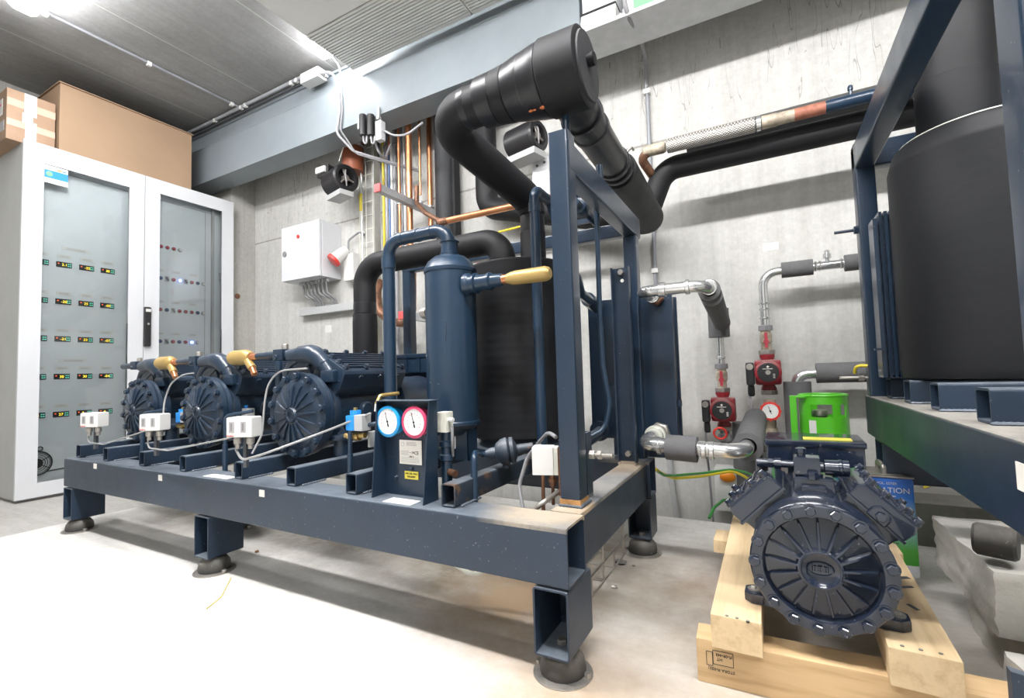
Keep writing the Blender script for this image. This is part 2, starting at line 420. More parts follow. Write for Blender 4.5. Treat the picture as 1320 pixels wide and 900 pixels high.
# ================================================================== ROOM
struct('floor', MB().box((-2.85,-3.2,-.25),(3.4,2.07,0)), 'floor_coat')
struct('floor', MB().box((-4.6,-3.2,-.3),(-2.852,2.6,-.04)), 'floor_grey')
struct('floor', MB().box((-2.852,2.072,-.3),(3.4,2.6,-.2)), 'floor_grey')
struct('wall_back', MB().box((-4.6,2.5,-.3),(3.4,2.7,2.8)), 'wall_concrete')
struct('wall_left', MB().box((-4.7,-3.2,-.3),(-4.45,2.6,2.8)), 'wall_concrete')
struct('wall_right', MB().box((3.2,-3.2,-.3),(3.4,2.6,2.8)), 'wall_concrete')
struct('wall_front', MB().box((-4.6,-3.3,-.3),(3.4,-3.1,2.8)), 'wall_concrete')
struct('ceiling', MB().box((-4.6,-3.2,2.7),(3.4,2.6,2.9)), 'ceiling_concrete')
struct('trim_1', MB().box((-4.5,2.29,-.04),(-3.875,2.499,2.699)), 'pier_concrete')
struct('trim_2', MB().box((.42,2.16,-.2),(3.19,2.499,.12)).box((.42,2.2,.12),(3.19,2.499,.15)), 'ledge_concrete')
# steel beam along the wall
CZ = 2.70
b = thing('steel_beam', 'long blue-grey painted steel beam running under the ceiling along the back wall', 'beam', (-2.6,2.2,2.236))
MB().box((-4.44,2.10,2.236),(-.712,2.283,2.524)).bevel(.004).build('lower_box', 'beam_paint', b)
MB().box((-4.44,2.10,2.524),(-.712,2.113,2.536)).box((-4.44,2.128,2.536),(-.712,2.24,2.647)).box((-4.44,2.113,2.647),(-.712,2.255,2.658)).box((-4.44,2.15,2.658),(-.712,2.22,2.699)).build('upper_flange', 'beam_paint', b)
sh = thing('wall_shelf', 'galvanised steel shelf channel high up, right of the blue-grey beam end', 'shelf', (0,2.2,2.222))
MB().box((-.709,2.063,2.222),(1.6,2.283,2.230)).box((-.709,2.063,2.230),(1.6,2.066,2.241)).build('tray', 'galv', sh)
MB().box((-.709,2.272,2.2305),(1.6,2.283,2.66)).build('back_plate', 'white_steel', sh)  # added plate, keeps lamplight above the tray off the wall
for x in (.5,1.45): MB().box((x,2.07,2.19),(x+.04,2.499,2.221)).build('support_arm', 'galv', sh)
wb = thing('wall_device', 'low white plastic unit with slanted front on the high shelf by the beam end', 'device', (-.6,2.15,2.23))
MB().prism([(-.698,2.074,2.233),(-.698,2.066,2.273),(-.698,2.078,2.314),(-.698,2.237,2.314),(-.698,2.237,2.233)], (.169,0,0), .003).build('housing', 'white_plastic', wb)
MB().box((-.701,2.075,2.315),(-.528,2.237,2.323)).build('dark_lid_seam', 'ink', wb)
MB().box((-.698,2.10,2.324),(-.53,2.237,2.54)).bevel(.005).build('upper_cover', 'white_steel', wb)
sg = thing('display_unit', 'white boxed unit with a pale green screen on the high shelf above the hose', 'device', (-.35,2.2,2.23))
MB().box((-.488,2.118,2.231),(-.22,2.270,2.50)).bevel(.005).build('housing', 'white_plastic', sg)
MB().box((-.457,2.113,2.268),(-.365,2.119,2.39)).build('green_screen', 'lens_green', sg)
cl = thing('fixing_clips', 'small bunch of grey metal clips between the two white units on the shelf', 'clips', (-.51,2.12,2.231))
for k in range(4): MB().box((-.516+.006*k,2.127,2.233+.01*k),(-.505+.005*k,2.155,2.30+.011*k), Matrix.Rotation(.3*k-.4,3,'Y')).build('clip', 'galv', cl)
# ---- ceiling air unit: flat panel on hangers
ac = thing('ceiling_air_unit', 'wide white slatted ventilation panel hanging under the concrete ceiling', 'air unit', (-1.1,1.2,2.565))
MB().box((-2.20,1.30,2.569),(.41,2.065,2.60)).bevel(.003).build('casing', 'ac_white', ac)
MB().box((-2.20,1.30,2.565),(.41,1.715,2.569)).build('smooth_panel', 'ac_white', ac)
for x in (-1.9,-.9,.2):
    for y in (1.4,1.9): MB().cyl((x,y,2.60),(x,y,CZ-.001),.006,seg=8).build('hanger', 'galv', ac)
for x0, x1 in ((-2.198,-1.303),(-1.297,-.41),(-.404,.405)):
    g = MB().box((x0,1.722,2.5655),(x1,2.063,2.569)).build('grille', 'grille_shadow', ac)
    m = MB()
    for k in range(18): m.box((x0+.004,1.724+k*.0187,2.5595),(x1-.004,1.7345+k*.0187,2.5655))
    m.box((x0,1.722,2.5595),(x0+.005,2.063,2.5655)).box((x1-.005,1.722,2.5595),(x1,2.063,2.5655)).box((x0,2.050,2.5595),(x1,2.064,2.5655)).build('slats', 'ac_white', g)
# ---- ceiling lamps
def lamp(x0, x1, y, z, label, emitter='lamp', w=.13):
    t = thing('ceiling_lamp', label, 'lamp', ((x0+x1)/2,y,CZ), 'long white ceiling lamps')
    MB().box((x0,y-w/2,z+.05),(x1,y+w/2,z+.078)).bevel(.004).build('housing', 'white_plastic', t)
    if z+.078 < CZ-.004:
        for xx in (x0+.15, x1-.15): MB().box((xx-.02,y-.02,z+.078),(xx+.02,y+.02,CZ-.001)).build('hanger', 'galv', t)
    pf = [(-w/2+.004,.049),(-w/2+.008,.018),(-w/2+.03,0),(w/2-.03,0),(w/2-.008,.018),(w/2-.004,.049)]
    MB().prism([(x0+.005,y+a,z+h) for a, h in pf], (x1-x0-.01,0,0)).build('diffuser', emitter, t)
lamp(-3.385,-2.30,.89,2.615,'bright white ceiling lamp above the white cabinet, cut by the top left corner')
lamp(-2.345,-2.08,1.925,2.618,'small bright ceiling lamp peeking out beside the slatted panel corner')
lamp(-2.25,-1.05,.30,2.60,'ceiling lamp over the near left side of the long skid', 'lamp_strong')
lamp(-.85,.35,.30,2.60,'ceiling lamp straight above the photographer', 'lamp_strong')
lamp(.55,1.75,.30,2.60,'ceiling lamp above the near end of the right-hand skid', 'lamp_strong')
lamp(-.8,.4,-1.8,2.60,'ceiling lamp far behind the photographer')
# ---- ceiling conduits
def clip_at(p, parent):
    x, y, z = p; MB().box((x-.012,y-.012,z-.018),(x+.012,y+.012,z+.010)).bevel(.003).build('clip', 'white_plastic', parent)
cd1 = thing('ceiling_conduit', 'thin grey conduit crossing the concrete ceiling from the corner lamp to the beam', 'conduit', (-3.4,1.0,2.68))
MB().tube([(-3.40,.96,2.689),(-3.40,2.06,2.689)], .009).build('tube', 'conduit_grey', cd1)
for y in (.985,1.48,2.01): clip_at((-3.40,y,2.686), cd1)
cd2 = thing('ceiling_conduit', 'pair of grey conduits running beside the beam top to a white junction box', 'conduit', (-3.2,2.07,2.66))
MB().tube([(-4.3,2.06,2.674),(-2.675,2.06,2.674)], .012).build('tube', 'conduit_grey', cd2)
MB().tube([(-4.3,2.088,2.66),(-2.60,2.088,2.66)], .008).build('tube', 'dark_cable', cd2)
for x in (-3.70,-3.36,-3.305,-2.785,-2.73): clip_at((x,2.06,2.672), cd2)
jb = thing('junction_box', 'small white junction box at the top of the beam beside the lamp', 'junction box', (-2.56,2.06,2.60))
MB().box((-2.65,2.022,2.597),(-2.475,2.098,2.665)).bevel(.006).build('box', 'white_plastic', jb)
for k in range(4): MB().cyl((-2.475,2.032+.018*k,2.62),(-2.457,2.032+.018*k,2.62),.006,seg=10).build('cable_gland', 'grey_steel', jb)
tag(MB().tube([(-2.457,2.045,2.62),(-2.39,2.055,2.61),(-2.355,2.083,2.54),(-2.347,2.086,2.34),(-2.375,2.082,2.21),(-2.30,2.15,2.10),(-2.1,2.30,2.03),(-1.97,2.40,1.99)], .008, .06).build('power_cable', 'light_cable'),
    'thick light grey cable drooping from the junction box over the beam', 'cable')
tag(MB().tube([(-2.33,1.97,2.69),(-2.325,2.07,2.63),(-2.325,2.088,2.34),(-2.345,2.086,2.225),(-2.28,2.16,2.08),(-2.08,2.31,2.01),(-1.95,2.40,1.97)], .0055, .05).build('lamp_cable', 'grey_cable'),
    'thin grey cable from the lamp end running beside the thick drooping cable', 'cable')
# ================================================================== CABINET
XF = -3.793
cab = thing('control_cabinet', 'tall white two-door electrical control cabinet with glass windows at the left wall', 'cabinet', (-4.1,1.64,-.04))
y0, y1, z0, z1 = 1.018, 2.262, -.02, 2.095
m = MB().box((-4.42,y0+.004,z0),(XF-.02,y0+.02,z1-.012)).box((-4.42,y1-.02,z0),(XF-.02,y1-.004,z1-.012)).box((-4.42,y0+.004,z1-.03),(XF-.02,y1-.004,z1-.012)).box((-4.42,y0+.004,z0),(XF-.02,y1-.004,z0+.02)).box((-4.44,y0+.004,z0),(-4.42,y1-.004,z1-.012))
m.build('body', 'cab_side', cab)
MB().box((-4.40,y0+.02,-.04),(XF-.035,y1-.02,z0)).build('plinth', 'ink_grey', cab)
MB().box((XF-.073,y0+.02,z0+.02),(XF-.069,y1-.02,z1-.03)).box((XF-.069,1.628,z0+.02),(XF-.03,1.648,z1-.03)).build('mounting_panel', 'panel_grey', cab)
MB().box((XF-.0690,2.075,z0+.05),(XF-.0675,2.079,z1-.12)).build('panel_seam', 'ink_grey', cab)
MB().box((XF-.0690,y0+.03,z1-.125),(XF-.0675,y1-.03,z1-.121)).build('panel_seam', 'ink_grey', cab)
MB().box((XF-.067,2.12,z0+.03),(XF-.045,2.135,z1-.04)).build('inner_post', 'grey_steel', cab)
def door(ya, yb, wa, wb_, wz0, wz1):
    m = MB()
    X0, X1 = XF-.018, XF
    m.box((X0,ya,z0),(X1,wa,z1)).box((X0,wb_,z0),(X1,yb,z1)).box((X0,wa,z0),(X1,wb_,wz0)).box((X0,wa,wz1),(X1,wb_,z1))
    bmesh.ops.remove_doubles(m.bm, verts=m.bm.verts, dist=1e-5)
    d = m.build('door', 'white_steel', cab)
    MB().box((XF-.012,wa-.003,wz0-.003),(XF-.006,wb_+.003,wz1+.003)).build('glass_pane', 'glass', d)
    return d
dl = door(y0,1.634,1.111,1.545,.064,1.98); dr = door(1.638,y1,1.731,2.168,.064,1.995)
hd = MB().box((XF,1.632,.885),(XF+.028,1.672,1.16)).bevel(.008).build('handle', 'black_plastic', dr)
MB().box((XF+.028,1.637,1.125),(XF+.030,1.667,1.145)).build('lock_cover', 'white_plastic', dr)
MB().cyl((XF+.028,1.652,1.04),(XF+.033,1.652,1.04),.008).build('lock', 'steel', dr)
MB().box((XF-.015,2.175,1.44),(XF-.05,2.20,1.50)).build('hinge', 'grey_steel', dr)
st = MB().box((XF-.0055,1.113,1.868),(XF-.0045,1.222,1.978)).build('logo_sticker', 'white_plastic', dl)
MB().box((XF-.0045,1.113,1.900),(XF-.0040,1.222,1.948)).build('blue_band', 'blue_plastic', st)
MB().lathe([(.016,0),(.013,.0008),(.005,.001)], (XF-.004,1.135,1.925), (1,0,0), 16).build('globe_mark', 'lens_green', st)
MB().box((XF-.0045,1.17,1.955),(XF-.0040,1.192,1.963)).build('orange_mark', 'orange_plastic', st)
MB().box((XF-.0045,1.195,1.955),(XF-.0040,1.213,1.962)).build('blue_mark', 'blue_plastic', st)
XP = XF-.069
def controller(y, z, val):
    t = MB().box((XP,y-.038,z-.017),(XP+.006,y+.038,z+.017)).bevel(.002).build('temperature_controller', 'display', cab)
    text('digits', val, .022, 'led_yellow', t, (XP+.0065,y-.012,z-.008), (0,1,0), (0,0,1))
    MB().box((XP+.006,y-.030,z+.002),(XP+.0068,y-.024,z+.007)).build('red_lamp', 'led_red', t)
    for dz in (-.007,.006):
        for dy in (.020,.030): MB().box((XP+.006,y+dy-.004,z+dz-.003),(XP+.0068,y+dy+.004,z+dz+.003)).build('key', 'led_green', t)
def plate(y, z, w=.034, h=.011, parent=None, body='.... ..'):
    t = MB().box((XP,y-w,z-h),(XP+.002,y+w,z+h)).build('name_plate', 'white_plastic', parent or cab)
    for dz in (.003,-.004): MB().box((XP+.002,y-w*.7,z+dz-.001),(XP+.0024,y+w*.65,z+dz+.001)).build('lettering', 'ink_grey', t)
vals = [['-2','2.1','-25','30'],['0','-20','25','-02'],['2','-21','22','-07'],['-4','30','30','-04'],['22','27','2','4']]
for r, z in enumerate((1.388,1.154,.920,.685,.452)):
    for c_, y in enumerate((1.122,1.232,1.344,1.455)):
        controller(y, z, vals[r][c_]); plate(y+.002, z+.052)
for z in (1.495,.785): plate(1.29, z, .07, .010)
def button(y, z, kind):
    if kind == 'x':
        t = MB().box((XP,y-.013,z-.02),(XP+.003,y+.013,z+.02)).build('selector_switch', 'galv', cab)
        MB().box((XP+.003,y-.004,z-.014),(XP+.016,y+.004,z+.014), Matrix.Rotation(.6,3,'X')).build('knob', 'grey_knob', t); return
    mm = {'r':'knob_red','b':'knob_blue','w':'white_plastic','L':'led_blue'}[kind]
    t = MB().lathe([(.014,0),(.014,.004),(.011,.005)], (XP,y,z), (1,0,0), 16).build('push_button', 'grey_knob', cab)
    MB().lathe([(.011,0),(.011,.006),(.006,.009)], (XP+.004,y,z), (1,0,0), 16).build('button_cap', mm, t)
for z, s_ in ((1.628,'rrrw'),(1.394,'bxrLxrbw'),(1.163,'rbxrrrbw'),(.931,'bxrbrLw')):
    for k, ch in enumerate(s_): button(1.768+.0425*k, z, ch)
for z in (1.452,1.222,.988):
    for y in (1.765,1.875,1.99): plate(y, z, .030, .010)
fg = MB().torus((XP+.02,1.12,.17),(1,0,0),.07,.004)
for k in range(5): fg.torus((XP+.02+.003*k,1.12,.17),(1,0,0),.062-.012*k,.0015)
for k in range(6):
    a = k*PI/3; fg.box((XP+.018,1.118,.17),(XP+.022,1.122,.24), Matrix.Rotation(a,3,'X'), pivot=(XP+.02,1.12,.17))
fg.cyl((XP,1.12,.17),(XP+.02,1.12,.17),.03).torus((XP+.02,1.135,.255),(1,0,0),.012,.003).build('fan_reflection', 'black_plastic', cab)  # solid fan shape added to stand for a reflection in the glass
MB().tube([(XP+.01,1.17,.115),(XP+.01,1.35,.125),(XP+.01,1.54,.135)], .003).build('panel_wire', 'ink', cab)
# cartons on the cabinet
bx = thing('cardboard_box', 'large plain brown cardboard box on top of the cabinet, reaching almost to the ceiling', 'box', (-4.05,1.57,2.083))
MB().box((-4.30,1.183,2.084),(-3.82,1.953,2.535)).bevel(.004).build('carton', 'cardboard_plain', bx)
MB().box((-4.31,1.175,2.535),(-3.81,1.960,2.541)).build('lid', 'cardboard_plain', bx)
bx2 = thing('cardboard_box', 'smaller brown cardboard box with white tape, left of the large one on the cabinet', 'box', (-4.05,1.07,2.083))
MB().box((-4.25,.955,2.084),(-3.84,1.170,2.392)).bevel(.004).build('carton', 'cardboard_old', bx2)
MB().box((-3.84,1.03,2.26),(-3.8385,1.085,2.392)).box((-3.84,1.022,2.21),(-3.8383,1.068,2.27)).box((-3.84,1.035,2.084),(-3.838,1.085,2.225)).build('white_tape', 'white_plastic', bx2)
MB().box((-3.84,.957,2.29),(-3.8388,1.17,2.335)).box((-3.84,.957,2.17),(-3.8388,1.17,2.21)).build('clear_tape', 'tape_clear', bx2)
lb = MB().box((-3.99,.9535,2.24),(-3.90,.9545,2.34)).build('shipping_label', 'white_plastic', bx2)
MB().box((-3.985,.952,2.255),(-3.975,.9536,2.325)).box((-3.96,.952,2.30),(-3.92,.9536,2.31)).build('red_print', 'ink_red', lb)
MB().box((-4.0,.953,2.14),(-3.87,.9545,2.20)).build('dark_label', 'ink_grey', bx2)
# ================================================================== COMPRESSOR (local frame: cover disc faces -y, feet on z=0)
def compressor(name, label, s, ah, variant, mm, loc, yaw, group=None):
    """ah: axis height above the feet (unscaled)."""
    t = thing(name, label, 'compressor', (0,0,0), group)
    X = lambda x, y, z: V((x*s, y*s, (z+ah)*s))
    S = lambda v: v*s
    def L(prof, o, ax, seg=48): return [(r*s, h*s) for r, h in prof], X(*o), ax, seg
    # end cover: lathe about +y
    pr = [(.001,.0035),(.020,.003),(.026,-.001),(.031,-.004),(.036,-.003),(.039,.004),(.050,.008),(.080,.013),(.089,.014),(.092,.010),(.094,.001),(.098,0),(.113,0),(.1155,.002),(.1155,.016),(.110,.017),(.10,.02),(.001,.02)]
    if variant == 'rack': pr = [(.001,-.015),(.012,-.016),(.015,-.019),(.018,-.019),(.021,-.014),(.05,-.011),(.085,-.004),(.092,-.001),(.096,.002),(.1155,.002),(.1155,.016),(.110,.017),(.10,.02),(.001,.02)]
    p_, o_, a_, g_ = L(pr, (0,0,0), (0,1,0), 64)
    cov = MB().lathe(p_, o_, a_, g_).build('end_cover', mm, t)
    m = MB(); n = 17
    for k in range(n):
        a = 2*PI*k/n+.09; d = V((math.cos(a),0,math.sin(a))); q = V((-math.sin(a),0,math.cos(a)))
        pts = []
        def sec(r, w, ytop, ybot): return [X(*(d*r+q*w+V((0,ybot,0)))), X(*(d*r+q*w*.45+V((0,ytop,0)))), X(*(d*r-q*w*.45+V((0,ytop,0)))), X(*(d*r-q*w+V((0,ybot,0))))]
        m.rings([sec(.034,.0042,-.0035,.012), sec(.06,.0038,-.002,.016), sec(.084,.0032,.004,.018), sec(.089,.002,.0105,.018)])
    if variant == 'rack':
        m.bm.free(); m = MB()
        for k in range(n):
            a = 2*PI*k/n+.09; d = V((math.cos(a),0,math.sin(a))); q = V((-math.sin(a),0,math.cos(a)))
            m.rings([sec(.026,.0036,-.0175,-.008), sec(.05,.0036,-.0165,-.005), sec(.078,.0034,-.0115,.0), sec(.086,.0025,-.004,.004)])
    m.build('rib', mm, cov)
    if variant == 'loose': MB().torus(X(0,-.0035,0), (0,1,0), .0315*s, .0018*s, 40, 8).build('hub_ring', mm, cov)
    em = MB(); ring = []
    for i in range(36):
        a = 2*PI*i/36; c_ = V((.0185*math.cos(a),-.0005,.0105*math.sin(a))) if variant == 'loose' else V((.0115*math.cos(a),-.0185,.0115*math.sin(a))); nr = V((math.cos(a),0,math.sin(a)*.8)).normalized()
        ring.append([X(*(c_+nr*.0011*math.cos(b*PI/4)+V((0,-.0012,0))*math.sin(b*PI/4))) for b in range(8)])
    em.rings(ring, False, True)
    for k in (-1,0,1) if variant == 'loose' else ():
        cx = k*.0085
        for dx, z0_, z1_, dz in ((-.0022,-.006,.006,0),(.0016,-.006,.006,0)): em.box(X(cx+dx-.0008,-.0012,z0_), X(cx+dx+.0008,.003,z1_))
        for zz in (-.003,.001,.0045): em.box(X(cx-.0035,-.0011,zz-.0006), X(cx+.003,.003,zz+.0006))
    em.build('emblem', mm, cov)
    for k in range(17 if variant == 'loose' else 14):
        N = 17 if variant == 'loose' else 14
        a = 2*PI*k/N + .19
        MB().lathe([(.0125*s,0),(.0125*s,-.003*s)], X(.1055*math.cos(a),.001,.1055*math.sin(a)), (0,1,0), 14).hexbolt(X(.1055*math.cos(a),-.002,.1055*math.sin(a)), (0,-1,0), .0092*s, .007*s).build('bolt', mm, cov)
    # crankcase + motor barrel
    hl = .30 if variant == 'rack' else .215
    pr = [(.02,.018),(.104,.018),(.112,.024),(.113,.034),(.107,.040),(.104,.05)]+([(.104,.065),(.086,.075),(.086,hl)] if variant == 'rack' else [(.104,hl)])+[(.094,hl+.02),(.108,hl+.022),(.108,hl+.04),(.098,hl+.05),(.095,hl+.19),(.098,hl+.20),(.098,hl+.225),(.085,hl+.25),(.05,hl+.262),(.01,hl+.264)]
    p_, o_, a_, g_ = L(pr, (0,0,0), (0,1,0), 48)
    MB().lathe(p_, o_, a_, g_).build('crankcase', mm, t)
    # cylinder banks
    for sgn in (1,-1):
        th = .785 if variant == 'loose' else .50
        u = V((sgn*math.sin(th),0,math.cos(th))); w = V((sgn*math.cos(th),0,-math.sin(th)))   # outward, tangential
        def B(a, y, b): v = u*b + w*a; return X(v.x, y, v.z)
        y_0, y_1 = .052, hl
        def pri(prof, ya, yb, bev): return MB().prism([B(a, ya, b) for a, b in prof], S(V((0,yb-ya,0))), bev*s)
        neck = pri([(-.046,.05),(.046,.05),(.05,.118),(.054,.128),(-.054,.128),(-.05,.118)], y_0+.01, y_1-.01, .004)
        neck.build('cylinder_bank', mm, t)
        hd = pri([(-.056,.128),(.056,.128),(.057,.152),(.050,.166),(-.050,.166),(-.057,.152)] if variant == 'loose' else [(-.050,.085),(.040,.075),(.058,.088),(.066,.112),(.064,.156),(.052,.166),(-.050,.166),(-.054,.155)], y_0, y_1, .006).build('cylinder_head', mm, t)
        gk = pri([(-.0575,.126),(.0575,.126),(.0575,.131),(-.0575,.131)], y_0-.002, y_1+.002, .0005).build('gasket_flange', mm, hd)
        cv = MB()
        nr = 7 if variant == 'rack' else 4
        for k in range(nr):
            a = -.042+.084*k/(nr-1); r_ = MB
            cv.prism([B(a-.003,y_0+.02,.165), B(a+.003,y_0+.02,.165), B(a+.002,y_0+.02,.171), B(a-.002,y_0+.02,.171)], S(V((0,y_1-y_0-.04,0))))
        cv.prism([B(-.052,y_0+.004,.160), B(.052,y_0+.004,.160), B(.049,y_0+.004,.168), B(-.049,y_0+.004,.168)], S(V((0,.012,0))), .001*s)
        cv.prism([B(-.052,y_1-.016,.160), B(.052,y_1-.016,.160), B(.049,y_1-.016,.168), B(-.049,y_1-.016,.168)], S(V((0,.012,0))), .001*s)
        cv.build('head_cover', mm, hd)
        nb = 4 if variant == 'rack' else 3
        for k in range(nb):
            for a in (-.046,.046):
                y = y_0+.012+(y_1-y_0-.024)*k/(nb-1)
                MB().lathe([(.009*s,0),(.009*s,.006*s)], B(a,y,.165), u, 12).hexbolt(B(a,y,.170), u, .007*s, .008*s).build('head_bolt', mm, hd)
        for a in (-.016,.016):
            MB().lathe([(.009*s,0),(.009*s,.006*s)], B(a,y_0+.012,.165), u, 12).hexbolt(B(a,y_0+.012,.170), u, .007*s, .008*s).build('head_bolt', mm, hd)
        if sgn > 0 and variant == 'loose':   # boss with plug on the front of the right bank
            MB().prism([B(-.016,y_0+.004,.125), B(.020,y_0+.004,.125), B(.020,y_0+.004,.142), B(.012,y_0+.004,.152), B(-.008,y_0+.004,.152), B(-.016,y_0+.004,.142)], S(V((0,-.010,0))), .003*s).hexbolt(B(.003,y_0-.006,.137), (0,-1,0), .009*s, .007*s).build('boss_plug', mm, hd)
        if variant == 'rack':   # row of plugs along the lower flank of the bank
            for k in range(3):
                y = y_0+.06+.075*k
                MB().lathe([(.013*s,0),(.012*s,.006*s)], B(.055,y,.145), w, 12).hexbolt(B(.061,y,.145), w, .009*s, .008*s).build('flank_plug', mm, hd)
    # saddle between the banks
    MB().lathe([(.085*s,.03*s),(.112*s,.045*s),(.112*s,(hl-.03)*s),(.09*s,(hl-.01)*s)] if variant == 'loose' else [(.06*s,.05*s),(.085*s,.06*s),(.085*s,(hl-.03)*s),(.06*s,(hl-.01)*s)], X(0,0,.012), (0,1,0), 32).build('valley_housing', mm, t)
    # terminal box on the motor end
    tb0 = hl+.19
    MB().cyl(X(.015,tb0+.08,.08), X(.015,tb0+.08,.12), .05*s).box(X(-.045,tb0+.02,.085), X(.075,tb0+.14,.115)).build('terminal_pedestal', mm, t)
    tb = MB().box(X(-.092,tb0,.108), X(.122,tb0+.16,.168)).bevel(.005*s).build('terminal_box', mm, t)
    MB().box(X(-.096,tb0-.004,.162), X(.126,tb0+.164,.178)).bevel(.004*s).build('box_lid', mm, tb)
    for xx in (-.03,.03): MB().box(X(xx-.002,tb0-.006,.11), X(xx+.002,tb0,.176)).build('lid_rib', mm, tb)
    if variant == 'loose':
        MB().box(X(-.006,tb0+.02,.1782), X(.10,tb0+.07,.1792)).build('yellow_strip', 'sticker_yellow', tb)
        MB().prism([X(-.036,.085,.075), X(.038,.085,.075), X(.036,.085,.148), X(-.034,.085,.148)], S(V((0,.07,0))), .006*s).build('valve_pedestal', mm, t)
        MB().box(X(-.022,.068,.09), X(.022,.09,.135)).bevel(.006*s).build('pedestal_web', mm, t)
        vb = MB().box(X(-.032,.095,.150), X(.014,.135,.186)).bevel(.003*s).build('service_valve', mm, t)
        MB().lathe([(.017*s,0),(.018*s,.003*s),(.018*s,.007*s),(.011*s,.008*s)], X(.0,.105,.146), (0,0,1), 16).hexbolt(X(0,.085,.146), (0,0,1), .010*s, .014*s).build('flange_bolt', mm, vb)
        MB().lathe([(.008*s,0),(.008*s,.006*s),(.010*s,.007*s),(.010*s,.015*s),(.006*s,.017*s)], X(-.018,.115,.186), (0,0,1), 12).build('valve_stem_cap', mm, vb)
        MB().tube([X(-.03,.115,.167), X(-.095,.115,.167)], .0075*s).lathe([(.0115*s,0),(.0115*s,.012*s)], X(-.055,.115,.167), (-1,0,0), 16).lathe([(.0105*s,0),(.0105*s,.010*s)], X(-.069,.115,.167), (-1,0,0), 6).lathe([(.009*s,0),(.009*s,.018*s)], X(-.082,.115,.167), (-1,0,0), 16).build('valve_spindle', mm, vb)
        MB().lathe([(.009*s,0),(.009*s,.008*s),(.015*s,.010*s),(.0155*s,.033*s),(.017*s,.034*s),(.017*s,.038*s),(.0155*s,.04*s),(.0155*s,.050*s),(.013*s,.051*s)], X(.012,.115,.165), (1,0,0), 20).build('outlet_cap', mm, vb)
        for sg_ in (-1,1):
            for y in (.055,hl+.16):
                pts = [X(sg_*.070,y-.02,0), X(sg_*.118,y-.02,0), X(sg_*.132,y-.008,0), X(sg_*.132,y+.018,0), X(sg_*.118,y+.030,0), X(sg_*.070,y+.030,0)]
                f = MB().prism(pts, (0,0,.020*s), .003*s).prism([X(sg_*.060,y-.012,.0+.0-.0), X(sg_*.118,y-.012,.0), X(sg_*.085,y-.012,.06)], S(V((0,.012,0))))
                bmesh.ops.translate(f.bm, vec=(0,0,-ah*s), verts=f.bm.verts); ft = f.build('foot', mm, t)
                MB().lathe([(.012*s,0),(.012*s,.002*s)], X(sg_*.115,y+.004,.020-ah), (0,0,1), 16).hexbolt(X(sg_*.115,y+.004,.022-ah), (0,0,1), .006*s, .005*s).build('foot_bolt', 'steel_dull', ft)
    else:
        for sg_ in (-1,1):
            for y in (.075,hl+.17):
                f = MB().lathe([(.034*s,0),(.036*s,.003*s),(.036*s,.012*s),(.032*s,.015*s)], X(sg_*.092,y,.042-ah), (0,0,1), 24).prism([X(sg_*.05,y-.015,.05-ah), X(sg_*.10,y-.015,.05-ah), X(sg_*.06,y-.015,.10-ah)], S(V((0,.03,0)))).build('foot', mm, t)
                MB().lathe([(.022*s,0),(.022*s,.042*s)], X(sg_*.092,y,-ah), (0,0,1), 20).build('rubber_mount', mm, f)
        # cast discharge manifold bridging the two banks over the cover
        def rr(i, n): return s*(.013+.010*math.sin(PI*min(1, max(0, i/(n-1)))))
        mf = MB().tube([X(-.095,.055,.166), X(-.05,.055,.168), X(-.01,.055,.168), X(.022,.055,.158), X(.050,.056,.132), X(.076,.058,.102)], lambda i, n: s*(.019+.009*math.sin(PI*min(1, (i+.5)/(n-1)))), .05*s, seg=20).build('discharge_manifold', mm, t)
        MB().tube([X(-.06,.055,.158), X(-.095,.056,.142), X(-.122,.060,.112)], .0125*s, .03*s, seg=14).build('manifold_arm', mm, mf)
        MB().box(X(.052,.035,.085), X(.105,.065,.120)).bevel(.008*s).build('manifold_flange', mm, t)
        vb = MB().box(X(-.160,.04,.155), X(-.115,.08,.188)).bevel(.004*s).build('service_valve', mm, t)
        MB().lathe([(.013*s,0),(.015*s,.008*s),(.011*s,.012*s),(.011*s,.03*s),(.015*s,.032*s),(.015*s,.05*s)], X(-.118,.06,.172), (1,0,0), 16).build('valve_body', mm, vb)
        MB().hexbolt(X(-.128,.06,.187), (0,0,1), .010*s, .016*s).build('valve_nut', 'steel_dull', vb)
        MB().hexbolt(X(-.14,.04,.165), (0,-1,0), .006*s, .006*s).build('valve_bolt', mm, vb)
        MB().lathe([(.0125*s,0),(.0125*s,.055*s),(.011*s,.056*s),(.011*s,.100*s)], X(-.160,.06,.172), (-1,0,0), 16).build('valve_tube', mm, vb)
        MB().lathe([(.021*s,0),(.022*s,.004*s),(.022*s,.012*s),(.018*s,.015*s)], X(.112,.14,.005), (1,0,0), 20).build('oil_sight', mm, t)
    t.location = loc; t.rotation_euler = (0,0,yaw); ORG[t.name] = V((0,0,0))
    return t
